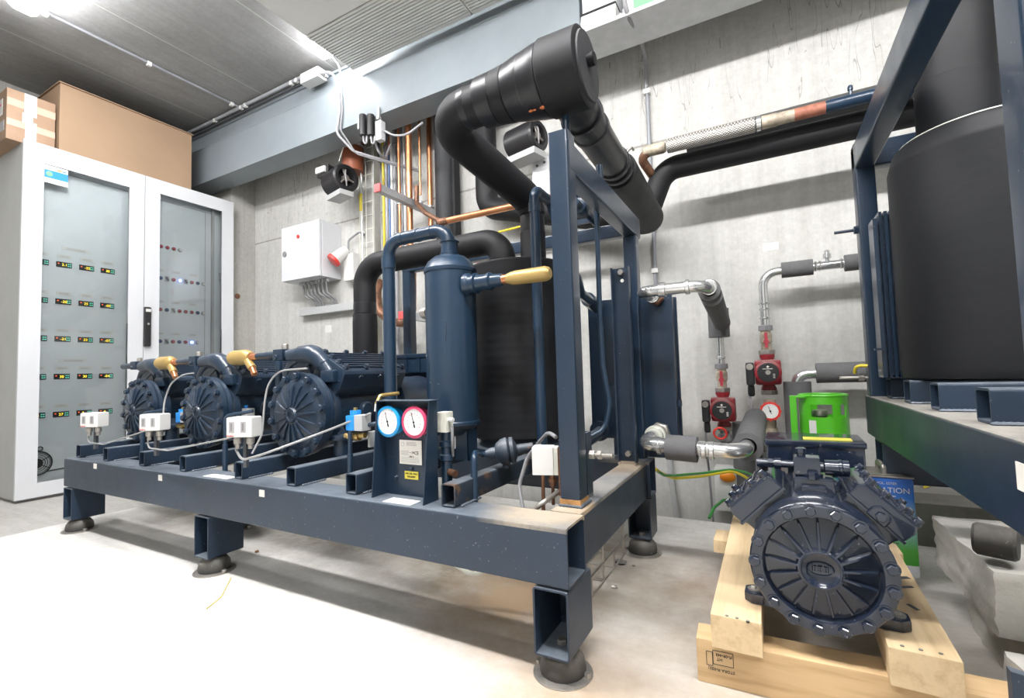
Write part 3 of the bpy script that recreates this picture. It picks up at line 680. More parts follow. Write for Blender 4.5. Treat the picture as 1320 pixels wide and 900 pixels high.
# ================================================================== LONG SKID
Z0, ZT = .19, .311
sk = thing('skid_frame', 'long dark blue welded steel skid frame carrying three compressors, on rubber feet', 'frame', (-1.53,1.3,0))
MB().rhs((-2.70,.9275,(Z0+ZT)/2),(-.365,.9275,(Z0+ZT)/2),(0,1,0),.103,ZT-Z0,.005).build('front_beam', 'navy_dusty', sk)
MB().rhs((-2.70,1.66,(Z0+ZT)/2),(-.365,1.66,(Z0+ZT)/2),(0,1,0),.09,ZT-Z0,.005).build('rear_beam', 'navy_dusty', sk)
MB().rhs((-.412,.981,(Z0+ZT)/2),(-.412,1.614,(Z0+ZT)/2),(1,0,0),.075,ZT-Z0-.001,.005).build('side_beam', 'navy_dusty', sk)
MB().rhs((-2.66,.981,(Z0+ZT)/2),(-2.66,1.614,(Z0+ZT)/2),(1,0,0),.075,ZT-Z0-.001,.005).build('side_beam', 'navy_dusty', sk)
for x, mm in ((-2.648,'navy_dusty'),(-2.395,'navy_dusty'),(-2.10,'navy_dusty'),(-1.815,'navy_dusty'),(-1.49,'navy_dusty'),(-1.235,'navy_dusty'),(-.99,'navy_dusty'),(-.672,'navy_rusty')):
    tb = MB().rhs((x,.905,ZT+.028),(x,1.69,ZT+.028),(1,0,0),.040,.054,.0035).build('cross_tube', mm, sk)
    w = MB()
    for k in range(9): w.ball((x+.024,.93+.009*k,ZT+.002), .0055, (1,1.4,.6), 8)
    w.build('weld_bead', 'navy_dusty', tb)
def leg(x0, x1, yf, yb, name='foot'):
    f = MB().rhs(((x0+x1)/2,yf,.12),((x0+x1)/2,yb,.12),(1,0,0),x1-x0,.134,.004).build(name, 'navy_dusty', sk)
    cx, cy = (x0+x1)/2, (yf+yb)/2-.015
    MB().box((x0+.003,yb-.005,.056),(x1-.003,yb-.001,.184)).build('end_plate', 'navy_dusty', f)
    MB().lathe([(.047,.004),(.048,.012),(.045,.03),(.036,.043),(.02,.050),(.01,.052)], (cx,cy,0), (0,0,1), 28).build('rubber_dome', 'rubber', f)
    MB().lathe([(.058,0),(.058,.004),(.05,.005)], (cx,cy,0), (0,0,1), 24).lathe([(.062,0),(.062,.002),(.059,.003)], (cx,cy,0), (0,0,1), 32).build('base_plate', 'steel_dull', f)
    for sx in (-.054,.054): MB().hexbolt((cx+sx,cy,.004), (0,0,1), .008, .008).build('anchor_bolt', 'steel_dull', f)
    MB().hexbolt((cx,cy,.057), (0,0,1), .011, .01).build('mount_bolt', 'steel_dull', f)
leg(-.443,-.366,.874,1.01); leg(-1.68,-1.60,.874,.99)
leg(-2.695,-2.615,.874,.99); leg(-.443,-.366,1.61,1.70); leg(-1.68,-1.60,1.61,1.70); leg(-2.695,-2.615,1.61,1.70)
leg(-2.05,-1.97,1.2,1.3)
# uprights and top frame
def rhsv(x0, x1, ya, yb, za, zb, name, mm='navy'):
    return MB().rhs(((x0+x1)/2,(ya+yb)/2,za),((x0+x1)/2,(ya+yb)/2,zb),(1,0,0),x1-x0,yb-ya,.003,up=(0,1,0)).build(name, mm, sk)
fp = rhsv(-.439,-.389,1.022,1.076,ZT,1.197,'upright')
MB().box((-.438,1.023,1.1965),(-.39,1.075,1.199)).build('post_cap', 'navy', fp)
w = MB()
for k in range(7): w.ball((-.387,1.03+.008*k,ZT+.003), .006, (1,1.3,.7), 8)
for k in range(7): w.ball((-.436+.008*k,1.02,ZT+.002), .005, (1.3,1,.7), 8)
w.build('weld_bead', 'navy_rusty', fp)
MB().box((-.4395,1.0215,ZT+.001),(-.3885,1.0765,ZT+.016)).build('rusted_foot', 'rust', fp)
rhsv(-.436,-.389,1.665,1.715,ZT,1.101,'upright'); rhsv(-1.475,-1.43,1.665,1.71,ZT,1.105,'upright')
MB().rhs((-.412,1.03,1.140),(-.412,1.735,1.140),(1,0,0),.048,.075,.003).build('top_rail', 'navy', sk)
zr_ = 1.131
MB().rhs((-1.475,1.69,zr_),(-.388,1.69,zr_),(0,1,0),.045,.050,.003).build('rear_rail', 'navy', sk)
ch = MB().box((-.448,1.56,ZT),(-.388,1.564,.965)).box((-.448,1.535,ZT),(-.444,1.564,.965)).box((-.392,1.535,ZT),(-.388,1.564,.965)).build('channel_bracket', 'navy_dusty', sk)
for z in (.95,.345): MB().hexbolt((-.418,1.56,z), (0,-1,0), .011, .012).build('bolt', 'steel_dull', ch)
MB().lathe([(.006,0),(.006,.002)], (-.415,1.5598,.922), (0,-1,0), 14).build('bolt_hole', 'sticker', ch)
MB().tube([(-.386,1.09,.42),(-.33,1.09,.42)], .006).hexbolt((-.386,1.09,.42),(1,0,0),.011,.012).hexbolt((-.366,1.09,.42),(1,0,0),.011,.010).build('adjusting_screw', 'steel_dull', sk)
MB().box((-.404,1.10,ZT),(-.398,1.135,.47)).box((-.43,1.135,ZT),(-.398,1.139,.47)).build('side_bracket', 'navy_dusty', sk)
# small white identification squares and a paper slip on the front beam
for px, py in ((123,601),(207,616),(338,636)):
    c = A(px, py, y=.8765); MB().box((c.x-.012,.8745,c.z-.010),(c.x+.012,.8765,c.z+.010)).build('white_label', 'sticker', sk)
MB().box((-.86,.885,ZT),(-.77,.925,ZT+.0012)).build('paper_slip', 'white_plastic', sk)
MB().box((-1.66,.89,ZT),(-1.53,.925,ZT+.0012)).build('paper_slip', 'sticker', sk)
# ================================================================== the compressors
compressor('compressor','dark blue compressor standing loose on the wooden timbers at the right front',1.0,.100,'loose','navy_gloss',(.066,1.030,.147),-.03)
CL = [(-2.54,1.075,.365,'farthest of the three dark blue compressors on the long skid, next to the white cabinet'),
      (-1.962,1.045,.365,'middle one of the three dark blue compressors on the long skid'),
      (-1.385,1.035,.365,'nearest of the three dark blue compressors on the long skid, beside the two gauges')]
proto = None
for x, y, z, lb_ in CL:
    if proto is None: proto = compressor('compressor', lb_, 1.217, .115, 'rack', 'navy', (x,y,z), 0, 'compressors on the long skid')
    else:
        c = dup(proto); c.location = (x,y,z); c['label'] = lb_
# brass strainers and pipework left of each service valve
for i, (x, y, z, lb_) in enumerate(CL):
    if i == 0: continue
    who = ['','middle','nearest'][i]
    t = thing('brass_valve', 'gold-coloured brass shut-off valve on the hose line of the %s compressor' % who, 'valve', (x-.4,y+.073,.865), 'brass valves before the compressors')
    zz, yy = .865, y+.073
    zz = (.172+.115)*1.217+z
    xx = x-(.160+.100)*1.217
    MB().lathe([(.013,0),(.013,.035),(.016,.036)], (xx,yy,zz), (-1,0,0), 16).build('copper_stub', 'copper', t)
    MB().lathe([(.016,0),(.026,.012),(.030,.03),(.030,.10),(.026,.115),(.02,.118)], (xx-.045,yy,zz), (-1,0,0), 24).tube([(xx-.06,yy-.005,zz-.01),(xx-.015,yy-.012,zz-.045)], .015).build('body', 'brass', t)
    MB().tube([(xx-.017,yy-.012,zz-.043),(xx+.004,yy-.015,zz-.068)], .011).build('branch_stub', 'copper', t)
    q = pipe('discharge_pipe', 'dark blue pipe bending down beside the %s compressor and into its side' % who, 'pipe',
        [('pipe','navy_pipe',[(xx+.055,yy+.05,zz-.005),(xx+.055,yy+.05,zz-.22),(xx+.13,yy+.05,zz-.27),(x-.12,yy+.10,zz-.275)],.014,.05)], 'discharge pipes of the compressors')
# ================================================================== VESSELS
sep = thing('oil_separator', 'slim dark blue steel pressure cylinder standing behind the gauge panel', 'pressure vessel', (-.845,1.19,.365))
SX, SY, SR = -.857, 1.19, .079
MB().lathe([(.02,.435),(.05,.442),(SR-.006,.462),(SR-.001,.468),(SR+.003,.472),(SR+.003,.480),(SR,.484),(SR,.935),(SR+.003,.938),(SR+.004,.947),(SR,.953),(SR-.010,.972),(.05,.988),(.030,.993)], (SX,SY,0), (0,0,1), 48).build('shell', 'navy_pipe', sep)
MB().box((SX+.02,SY-.02,.366),(SX+.065,SY-.015,.46)).box((SX+.062,SY-.02,.366),(SX+.065,SY+.03,.46)).build('leg', 'navy_pipe', sep)
MB().box((SX-.065,SY-.02,.366),(SX-.02,SY-.015,.46)).box((SX-.065,SY-.02,.366),(SX-.062,SY+.03,.46)).build('leg', 'navy_pipe', sep)
MB().lathe([(.030,.985),(.030,1.003),(.0265,1.005),(.0265,1.035),(.030,1.036),(.030,1.040)], (SX,SY,0), (0,0,1), 24).build('top_collar', 'navy_pipe', sep)
rg = MB()
for pts in ([(-.05,.78),(.035,.78)],[(-.04,.70),(.03,.70)],[(-.04,.70),(-.03,.64),(-.05,.60)],[(.03,.72),(.035,.78)],[(-.03,.60),(.01,.595)]):
    rg.tube([V((SX+a, SY-math.sqrt(SR**2-a*a)-.0005, z)) for a, z in pts], .0013, seg=6)
rg.build('label_residue', 'navy_dusty', sep)
MB().cyl((SX-SR+.004,SY-.02,.82),(SX-SR-.014,SY-.02,.82),.018).cyl((SX-SR-.012,SY-.02,.82),(SX-SR-.02,SY-.02,.82),.014).build('side_plug', 'steel_dull', sep)
MB().lathe([(.034,0),(.033,.012),(.028,.018),(.028,.03),(.031,.032),(.031,.036),(.024,.04),(.023,.075),(.026,.077),(.026,.085),(.020,.09),(.018,.12),(.014,.125)], (SX+SR-.004,SY-.02,.892), (1,0,0), 24).build('outlet_nozzle', 'navy_pipe', sep)
fl = thing('brass_valve', 'yellow brass valve on the horizontal line between the slim cylinder and the near upright', 'valve', (-.6,SY-.02,.892), 'brass valves on the long skid')
MB().cyl((SX+SR+.115,SY-.02,.892),(SX+SR+.14,SY-.02,.892),.014).build('copper_stub', 'copper', fl)
MB().lathe([(.014,0),(.016,.004),(.017,.010),(.019,.014),(.0205,.03),(.021,.12),(.018,.13),(.013,.135)], (SX+SR+.135,SY-.02,.892), (1,0,0), 24).build('body', 'brass', fl)
pipe('refrigerant_pipe', 'short dark blue pipe from the near upright back into the plate exchanger', 'pipe',
     [('pipe','navy_pipe',[(-.49,SY-.02,.892),(-.44,SY-.02,.892),A(748,378,y=1.3),A(766,392,y=1.6)],.015,.04),('nozzle','navy_pipe',[A(758,386,y=1.5),A(770,396,y=1.66)],.024,0)])
tk = thing('suction_accumulator', 'big upright tank wrapped in black insulation sheet, in the middle of the long skid', 'tank', (-.775,1.5,.365))
TX, TY, TR = -.772, 1.49, .178
MB().lathe([(TR-.03,.40),(TR-.012,.402),(TR,.412),(TR,.99),(TR-.004,.998),(TR-.01,1.0),(.02,1.002)], (TX,TY,0), (0,0,1), 64).build('insulation_sleeve', 'foam_sheet', tk)
MB().lathe([(TR-.02,.368),(TR+.006,.368),(TR+.006,.376),(TR-.02,.376),(TR-.03,.40),(TR-.05,.40)], (TX,TY,0), (0,0,1), 48).build('base_ring', 'navy_dusty', tk)
for a in range(3):
    c = V((TX+.13*math.cos(a*2.1+3.8), TY+.13*math.sin(a*2.1+3.8), 0)); MB().box(c+V((-.015,-.015,.366)), c+V((.015,.015,.41))).build('leg', 'navy_dusty', tk)
# P3: elbow pipe from tank top, running left, dropping behind the compressors
e1 = A(645,305,y=1.52)
PX = A(645,345,y=1.45).x
p3 = thing('insulated_pipe', 'thick black insulated pipe rising from the big tank and dropping down behind the compressors', 'pipe', (PX,1.47,1.0))
zc = A(600,318,y=1.47).z; xl = A(470,360,y=1.47).x
MB().tube([(PX,1.47,1.03),(PX,1.47,zc),(xl,1.47,zc),(xl,1.47,.935)], .047, .095, seg=24, n=12).build('upper_sleeve', 'foam', p3)
MB().lathe([(.0475,-.05),(.0485,-.02),(.0475,.0)], (xl,1.47,.945), (0,0,1), 24).build('tape_joint', 'foam_tape', p3)
MB().lathe([(.052,.44),(.052,.86),(.050,.892),(.046,.894)], (xl,1.47,0), (0,0,1), 28).build('lower_sleeve', 'foam_grey' if False else 'foam', p3)
MB().lathe([(.054,0),(.055,.03),(.056,.032)], (PX,1.47,.998), (0,0,1), 28).build('collar', 'foam_tape', p3)
# P4: blue pipe from the separator, over and down
zz = A(545,302,y=SY).z; xl4 = A(501,340,y=SY).x
p4 = thing('refrigerant_pipe', 'thick dark blue pipe looping from the slim cylinder top down beside the gauge panel', 'pipe', (xl4,SY,.365))
MB().tube([(SX,SY,1.025),(SX,SY,zz),(xl4,SY,zz),(xl4,SY,.37)], .0210, .055, seg=24, n=12).build('pipe', 'navy_pipe', p4)
for x in (SX-.07,xl4+.065,(SX+xl4)/2-.0): MB().lathe([(.0224,0),(.0224,.006)], (x,SY,zz), (1,0,0), 24).build('solder_collar', 'navy_pipe', p4)
MB().lathe([(.0235,0),(.0235,.04)], (xl4,SY,zz-.095), (0,0,1), 24).build('sleeve', 'navy_pipe', p4)
# P6 blue riser in front of the tank with the arch to the check valve
rx = A(690,300,y=1.28)
p6 = thing('refrigerant_pipe', 'upright dark blue pipe passing in front of the big black tank, hooked at its top', 'pipe', (rx.x,1.28,.365))
zt = A(700,240,y=1.28).z
MB().tube([(rx.x,1.28,.37),(rx.x,1.28,zt),(rx.x,1.40,zt-.002),(rx.x-.0,1.44,zt-.05)], .0155, .035, seg=20, n=10).build('pipe', 'navy_pipe', p6)
MB().lathe([(.018,0),(.018,.03)], (rx.x,1.28,zt-.075), (0,0,1), 20).build('sleeve', 'navy_pipe', p6)
cvx = thing('check_valve', 'dark blue round valve with brass nut on the top rear rail', 'valve', (-.6,1.62,1.15))
MB().tube([A(741,260,y=1.48),A(757,275,y=1.62)], .014).lathe([(.018,0),(.030,.008),(.034,.02),(.034,.04),(.028,.05),(.017,.055)], A(744,263,y=1.52), A(757,277,y=1.62)-A(744,263,y=1.52), 24).build('valve_body', 'navy_pipe', cvx)
MB().tube([A(757,276,y=1.62),A(768,288,y=1.69)], .012).build('outlet', 'navy_pipe', cvx)
MB().lathe([(.013,0),(.020,.004),(.020,.012),(.013,.016)], A(747,255,y=1.55), (0,0,1), 6).build('brass_nut', 'brass_bright', cvx)
MB().box(A(741,290,y=1.655),A(766,281,y=1.668)).build('bracket', 'navy', cvx)
tx = A(770,300,y=1.40)
pipe('capillary_pipe', 'thin dark blue pipe arching behind the near upright and running down to the exchanger foot', 'pipe',
     [('pipe','navy_pipe',[A(738,251,y=1.36),A(757,252,y=1.39),A(769,272,y=1.40),A(773,400,y=1.40),A(777,470,y=1.40),A(786,520,y=1.40),A(780,553,y=1.38),A(757,565,y=1.34)],.0078,.05)])
# ================================================================== PLATE HEAT EXCHANGERS
hx = thing('plate_heat_exchanger', 'tall dark blue plate heat exchanger at the back right corner of the long skid', 'heat exchanger', (-.44,1.75,.365))
a_, b_ = A(757,388,y=1.70), A(866,387,y=1.70)
MB().box((a_.x,1.70,.372),(b_.x,1.715,.885)).bevel(.004).build('cover_plate', 'navy', hx)
m = MB()
for k in range(9): m.box((a_.x+.006,1.7165+.0085*k,.38),(b_.x-.006,1.7215+.0085*k,.877))
m.box((a_.x+.012,1.715,.386),(b_.x-.012,1.79,.871)).build('plate_pack', 'navy', hx)
MB().box((a_.x,1.793,.372),(b_.x,1.806,.885)).bevel(.004).build('back_plate', 'navy', hx)
MB().box((b_.x-.002,1.72,.49),(b_.x+.012,1.74,.51)).build('lug', 'navy', hx)
MB().box((a_.x+.08,1.705,ZT),(b_.x-.02,1.80,.374)).build('foot', 'navy_dusty', hx)
MB().tube([A(752,572,y=1.45),A(770,560,y=1.60),A(778,552,y=1.70)],.020).lathe([(.036,0),(.036,.012),(.026,.014)], A(772,556,y=1.64),(.1,1,0),20).build('lower_nozzle','navy_dusty',hx)
# steel pipes to the pumps
def steelpipe(name, label, pts, R, r, rings_at, sleeves, extra=None):
    t = thing(name, label, 'pipe', pts[0])
    MB().tube(pts, r, R, seg=24, n=12).build('steel_pipe', 'steel', t)
    for p, d in rings_at: MB().lathe([(r+.001,-.008),(r+.005,-.006),(r+.005,.004),(r+.001,.006)], p, d, 24).build('press_ring', 'steel', t)
    for p, q, rs, mm in sleeves:
        p, q = V(p), V(q); d = q-p
        MB().lathe([(r+.003,0),(rs,0),(rs,d.length),(r+.003,d.length),(r+.002,d.length-.002),(r+.002,.002)], p, d, 28, cap=False).build('foam_sleeve', mm, t)
    return t
zt1 = A(850,374,y=1.52).z; p0 = A(843,385,y=1.62)
s1 = (A(826,383,y=1.53).x+.012,1.52,zt1-.004)
xe = A(912,378,y=1.52).x
hxo = (A(845,386,y=1.66).x,1.698,zt1)
tp = steelpipe('steel_water_pipe','shiny steel pipe from the plate exchanger top running back to the lower pump',
   [hxo,(hxo[0]-.022,1.52,zt1),(xe,1.52,zt1),A(931,417,y=2.30)],(.036,.05),.0185,
   [((hxo[0]-.005,1.63,zt1),(0,1,0)),((hxo[0]+.045,1.52,zt1),(1,0,0)),((hxo[0]+.055,1.52,zt1),(1,0,0)),((xe-.055,1.52,zt1),(1,0,0)),((xe,1.575,zt1),(0,1,0)),((xe,1.66,zt1),(0,1,0))],
   [(V((xe,1.52,zt1)).lerp(A(931,417,y=2.30),.09),V((xe,1.52,zt1)).lerp(A(931,417,y=2.30),.16),.034,'foam_grey'),(V((xe,1.52,zt1)).lerp(A(931,417,y=2.30),.21),V((xe,1.52,zt1)).lerp(A(931,417,y=2.30),.97),.035,'foam_grey')])
MB().lathe([(.024,0),(.028,.004),(.028,.03),(.022,.034)], (hxo[0]-.002,1.66,zt1), (0,1,0), 6).build('union_nut','copper_burnt',tp)
zb = A(900,580,y=1.50).z; hb = (A(850,562,y=1.66).x,1.698,zb+.03)
bp = steelpipe('steel_water_pipe','shiny steel pipe from the plate exchanger foot through a short grey sleeve',
   [hb,(hb[0]-.02,1.51,zb+.01),(A(960,580,y=1.50).x,1.49,zb),(A(962,560,y=1.6).x+.012,2.25,zb+.03)],(.04,.06),.022,
   [((hb[0]-.004,1.62,zb+.02),(0,1,0)),((hb[0]+.03,1.508,zb+.006),(1,0,0)),((A(918,578,y=1.5).x,1.495,zb),(1,0,0)),((A(908,578,y=1.5).x,1.495,zb),(1,0,0))],
   [((A(860,578,y=1.5).x,1.50,zb+.004),(A(899,580,y=1.5).x,1.496,zb+.001),.038,'foam_grey'),((A(962,560,y=1.6).x+.003,1.575,zb+.004),(A(962,560,y=1.6).x+.012,2.20,zb+.028),.042,'foam_grey')])
MB().lathe([(.030,0),(.036,.004),(.036,.03),(.028,.034)], (hb[0]-.001,1.655,zb+.025), (0,1,0), 6).build('union_nut','steel_dull',bp)
MB().lathe([(.028,0),(.028,.02),(.034,.022),(.034,.04),(.025,.045)], (hb[0]-.008,1.60,zb+.02), (0,1,0), 20).build('threaded_adapter','cream_plastic',bp)
# ================================================================== TOP FILTER ASSEMBLY
fy = 1.06
ff = thing('filter_housing', 'stepped fat black insulated suction filter with a round end cap, above the near upright', 'filter', (-.4,fy,1.33))
cA = A(752,86,y=fy); ax = V((1,0,0)); zf = A(700,97,y=fy).z-.018
x_ = lambda px: A(px,97,y=fy).x
x5, x4, x3, x2, x1, x0 = A(757,86,y=fy).x, A(705,95,y=fy).x, A(682,98,y=fy).x, A(660,103,y=fy).x, A(643,107,y=fy).x, A(622,110,y=fy).x
RB = (A(750,31,y=fy).z-A(750,142,y=fy).z)/2*.87
MB().lathe([(RB-.01,0),(RB,.006),(RB,x5-x4-.006),(RB-.006,x5-x4)], (x5,fy,zf), (-1,0,0), 56).build('end_section', 'foam', ff)
MB().lathe([(RB-.012,0),(RB-.014,.004),(.01,.004)], (x5,fy,zf), (1,0,0), 48).build('end_cap', 'foam_dusty', ff)
MB().lathe([(.016,0),(.016,.018),(.012,.020)], (x5+.002,fy-.004,zf+.012), (1,0,0), 20).build('cap_plug', 'foam', ff)
MB().lathe([(RB-.006,0),(RB-.004,.004),(RB-.006,.02),(RB-.012,x4-x3)], (x4-.001,fy,zf), (-1,0,0), 56).build('section', 'foam_tape', ff)
MB().lathe([(RB-.014,0),(RB-.012,.006),(RB-.022,x3-x2)], (x3-.001,fy,zf), (-1,0,0), 48).build('section', 'foam_tape', ff)
MB().lathe([(RB-.026,0),(RB-.022,.004),(RB-.026,x2-x1),(RB-.03,x2-x1+.004)], (x2-.001,fy,zf), (-1,0,0), 48).build('section', 'foam', ff)
MB().lathe([(RB-.03,0),(RB-.026,.004),(RB-.028,x1-x0-.003),(RB-.034,x1-x0)], (x1-.001,fy,zf), (-1,0,0), 48).build('section', 'foam_tape', ff)
sp = MB()
for px, py, r in ((686,137,.004),(702,153,.006),(700,150,.004),(716,143,.003),(727,149,.004),(691,153,.003)):
    c = V((A(px,py,y=fy-.02).x, fy, zf)); a = -1.9; sp.ball(c+V((0,math.cos(a)*(RB-.006),math.sin(a)*(RB-.006))), r, (1.5,1,.7), 8)
sp.build('rust_foam_drops', 'orange_cable', ff)
# suction pipe: tank -> up -> toward viewer -> filter
xr = TX+.045; yr = TY+.01
zr = A(650,215,y=1.33).z
xel = A(562,150,y=fy).x
rise = thing('insulated_pipe', 'thick black insulated pipe bending up from the big tank towards the suction filter', 'pipe', (xr,yr,1.0))
ue = A(686,262,y=yr)
MB().tube([(ue.x-.002,yr,1.0),(ue.x-.002,yr,1.235),(xel-.0,fy+.0,zf),(x0+.01,fy,zf)], lambda i, n: (.040 if i < 2 else .048 if i < 8 else .054), (.07,.09), seg=26, n=14).build('sleeve', 'foam', rise)
MB().lathe([(.0405,0),(.044,.01),(.043,.06),(.0405,.065)], (ue.x-.002,yr,1.12), (0,0,1), 28).build('tape_joint', 'foam_tape', rise)
MB().lathe([(.0455,0),(.0455,.12),(.042,.122)], (ue.x-.002,yr,1.0), (0,0,1), 28).build('lower_sleeve', 'foam', rise)
for px in (601,): MB().lathe([(.0545,0),(.0555,.012),(.0545,.02)], (A(px,130,y=fy).x,fy,zf), (1,0,0), 28).build('seam_tape', 'foam_tape', rise)
# P2: pipe from the filter outlet back along +y then left to the wall riser
xq = A(842,280,y=2.15)
zq = A(838,275,y=2.15).z
xo = (A(765,165,y=1.13).x)
p2 = thing('insulated_pipe', 'thick black insulated pipe leaving the suction filter backwards and turning left along the wall', 'pipe', (xo,1.2,1.28))
s0 = A(738,150,y=1.13); s0 = V((x4+.04,1.16,zf-.035))
s_end = A(840,286,y=2.27)
d = (s_end-s0)
MB().tube([V((x4+.04,fy+.02,zf-.03)), s0, s0+d*.42], .052, .03, seg=26).build('sleeve', 'foam_tape', p2)
MB().tube([s0+d*.40, s_end, V((A(628,268,y=2.37).x,2.37,A(628,268,y=2.37).z)), V((A(628,268,y=2.37).x,2.37,2.69))], .066, (.10,.10), seg=28, n=12).build('sleeve', 'foam', p2)
for k, r in ((.03,.060),(.10,.056),(.33,.058),(.37,.060)): MB().lathe([(r-.003,0),(r,.003),(r,.02),(r-.003,.023)], s0+d*k, d, 28).build('clamp_band', 'foam_tape', p2)
MB().tube([s0+d*.36+V((.045,0,.035)), s0+d*.36+V((.06,0,.05)), s0+d*.385+V((.062,0,.05))], .004, .01).build('clamp_screw', 'steel_dull', p2)
MB().tube([(-.412,1.08,1.175),(-.412,1.08,1.26)], .010).build('pipe_support', 'navy', sk)
MB().tube([(-.405,1.32,1.175),(-.405,1.32,1.225)], .010).build('pipe_support', 'navy', sk)
# ================================================================== GAUGE PANEL
gp = thing('gauge_panel', 'dark blue sheet metal panel with two round pressure gauges on the front beam', 'panel', (-.82,.93,ZT))
GX0, GX1, GY = -.912, -.742, .955
MB().box((GX0,GY,ZT),(GX1,GY+.004,.557)).build('back_plate', 'navy', gp)
MB().prism([(GX0,GY,ZT),(GX0,GY-.052,ZT),(GX0,GY-.03,.557),(GX0,GY,.557)], (-.003,0,0)).build('side_cheek', 'navy', gp)
MB().prism([(GX1,GY,ZT-.0),(GX1,GY-.058,ZT),(GX1,GY-.03,.557),(GX1,GY,.557)], (.003,0,0)).build('side_cheek', 'navy', gp)
MB().box((GX0-.004,GY-.034,.557),(GX1+.006,GY+.008,.560)).build('hood', 'navy_dusty', gp)
for (x, ring, nm, la) in ((-.878,'cyan_ring','low','blue'),(-.790,'pink_ring','high','red')):
    z = .505; y = GY-.022
    g = MB().lathe([(.036,.022),(.036,.0),(.0362,-.002),(.030,-.002),(.030,.006)], (x,y,z), (0,1,0), 40, cap=False).build('pressure_gauge', ring, gp)
    g['label'] = 'round pressure gauge with a %s rim' % la
    MB().lathe([(.040,.0),(.041,-.002),(.0405,-.006),(.034,-.008),(.0325,-.003),(.0325,.004)], (x,y,z), (0,1,0), 48).build('rim', ring, g)
    MB().lathe([(.033,0),(.033,.004)], (x,y-.0062,z), (0,1,0), 40).build('dial', 'dial', g)
    tk_ = MB(); 
    for k in range(26):
        a = math.radians(225-270*k/25); L = .004 if k % 5 else .006
        tk_.box((x+.0275,y-.0070,z-.0004),(x+.0275+L*.7,y-.0062,z+.0004), Matrix.Rotation(-a,3,'Y'), pivot=(x,y,z))
    tk_.build('scale_marks', 'ink_grey', g)
    r_ = MB()
    for k in range(12):
        a = math.radians(215-250*k/11); r_.box((x+.020,y-.0070,z-.0009),(x+.0225,y-.0062,z+.0009), Matrix.Rotation(-a,3,'Y'), pivot=(x,y,z))
    r_.build('red_marks', 'ink_red', g)
    MB().box((x-.0006,y-.0085,z-.010),(x+.0006,y-.0075,z+.026), Matrix.Rotation(-.28,3,'Y'), pivot=(x,y-.008,z)).box((x-.0016,y-.0085,z-.014),(x+.0016,y-.0075,z-.006), Matrix.Rotation(-.28,3,'Y'), pivot=(x,y-.008,z)).cyl((x,y-.009,z),(x,y-.0065,z),.0022).build('needle', 'ink', g)
pl = MB().box((-.862,GY-.0025,.393),(-.788,GY-.0008,.455)).build('name_plate', 'sticker', gp)
def lines(parent, x0, x1, z0, z1, n, y, m='ink_grey'):
    b_ = MB(); rnd = random.Random(3)
    for k in range(n):
        z = z1-(z1-z0)*k/max(1, n-1); x = x0
        while x < x1-.003:
            w_ = rnd.uniform(.002,.007); b_.box((x,y-.0004,z-.0005),(min(x+w_,x1),y,z+.0005)); x += w_+.0012
    return b_.build('small_print', m, parent)
lines(pl,-.838,-.805,.442,.450,4,GY-.0025); lines(pl,-.857,-.83,.417,.427,4,GY-.0025); lines(pl,-.857,-.795,.398,.410,4,GY-.0025)
MB().torus((-.851,GY-.0027,.444),(0,1,0),.005,.0004).build('crest_mark','ink_grey',pl)
text('marking','CE',.012,'ink',pl,(-.812,GY-.0028,.419),(1,0,0),(0,0,1)); text('marking','~ 18',.008,'ink',pl,(-.828,GY-.0028,.421),(1,0,0),(0,0,1)); text('marking','- 507 C',.006,'ink',pl,(-.832,GY-.0028,.411),(1,0,0),(0,0,1))
yl = MB().box((-.846,GY-.0022,.355),(-.801,GY-.0008,.375)).build('yellow_label','sticker_yellow',gp)
text('lettering','HUI / OIL / MAZ',.0056,'ink',yl,(-.8235,GY-.0026,.3675),(1,0,0),(0,0,1),'CENTER'); text('lettering','POE 82MM',.0056,'ink',yl,(-.8235,GY-.0026,.3595),(1,0,0),(0,0,1),'CENTER')
for x, z in ((-.876,.355),(-.824,.381),(-.757,.355)): MB().lathe([(.006,0),(.006,.002)],(x,GY,z),(0,-1,0),14).hexbolt((x,GY-.002,z),(0,-1,0),.0045,.004).build('bolt','navy_dusty',gp)
g1 = pipe('brass_fitting','small brass elbow fitting at the upper left corner of the gauge panel','fitting',[('elbow','brass_bright',[(-.905,1.0,.575),(-.925,.95,.572),(-.925,.935,.55)],.005,.012),('hose_end','white_cable',[(-.925,.935,.55),(-.926,.933,.53)],.004,0)])
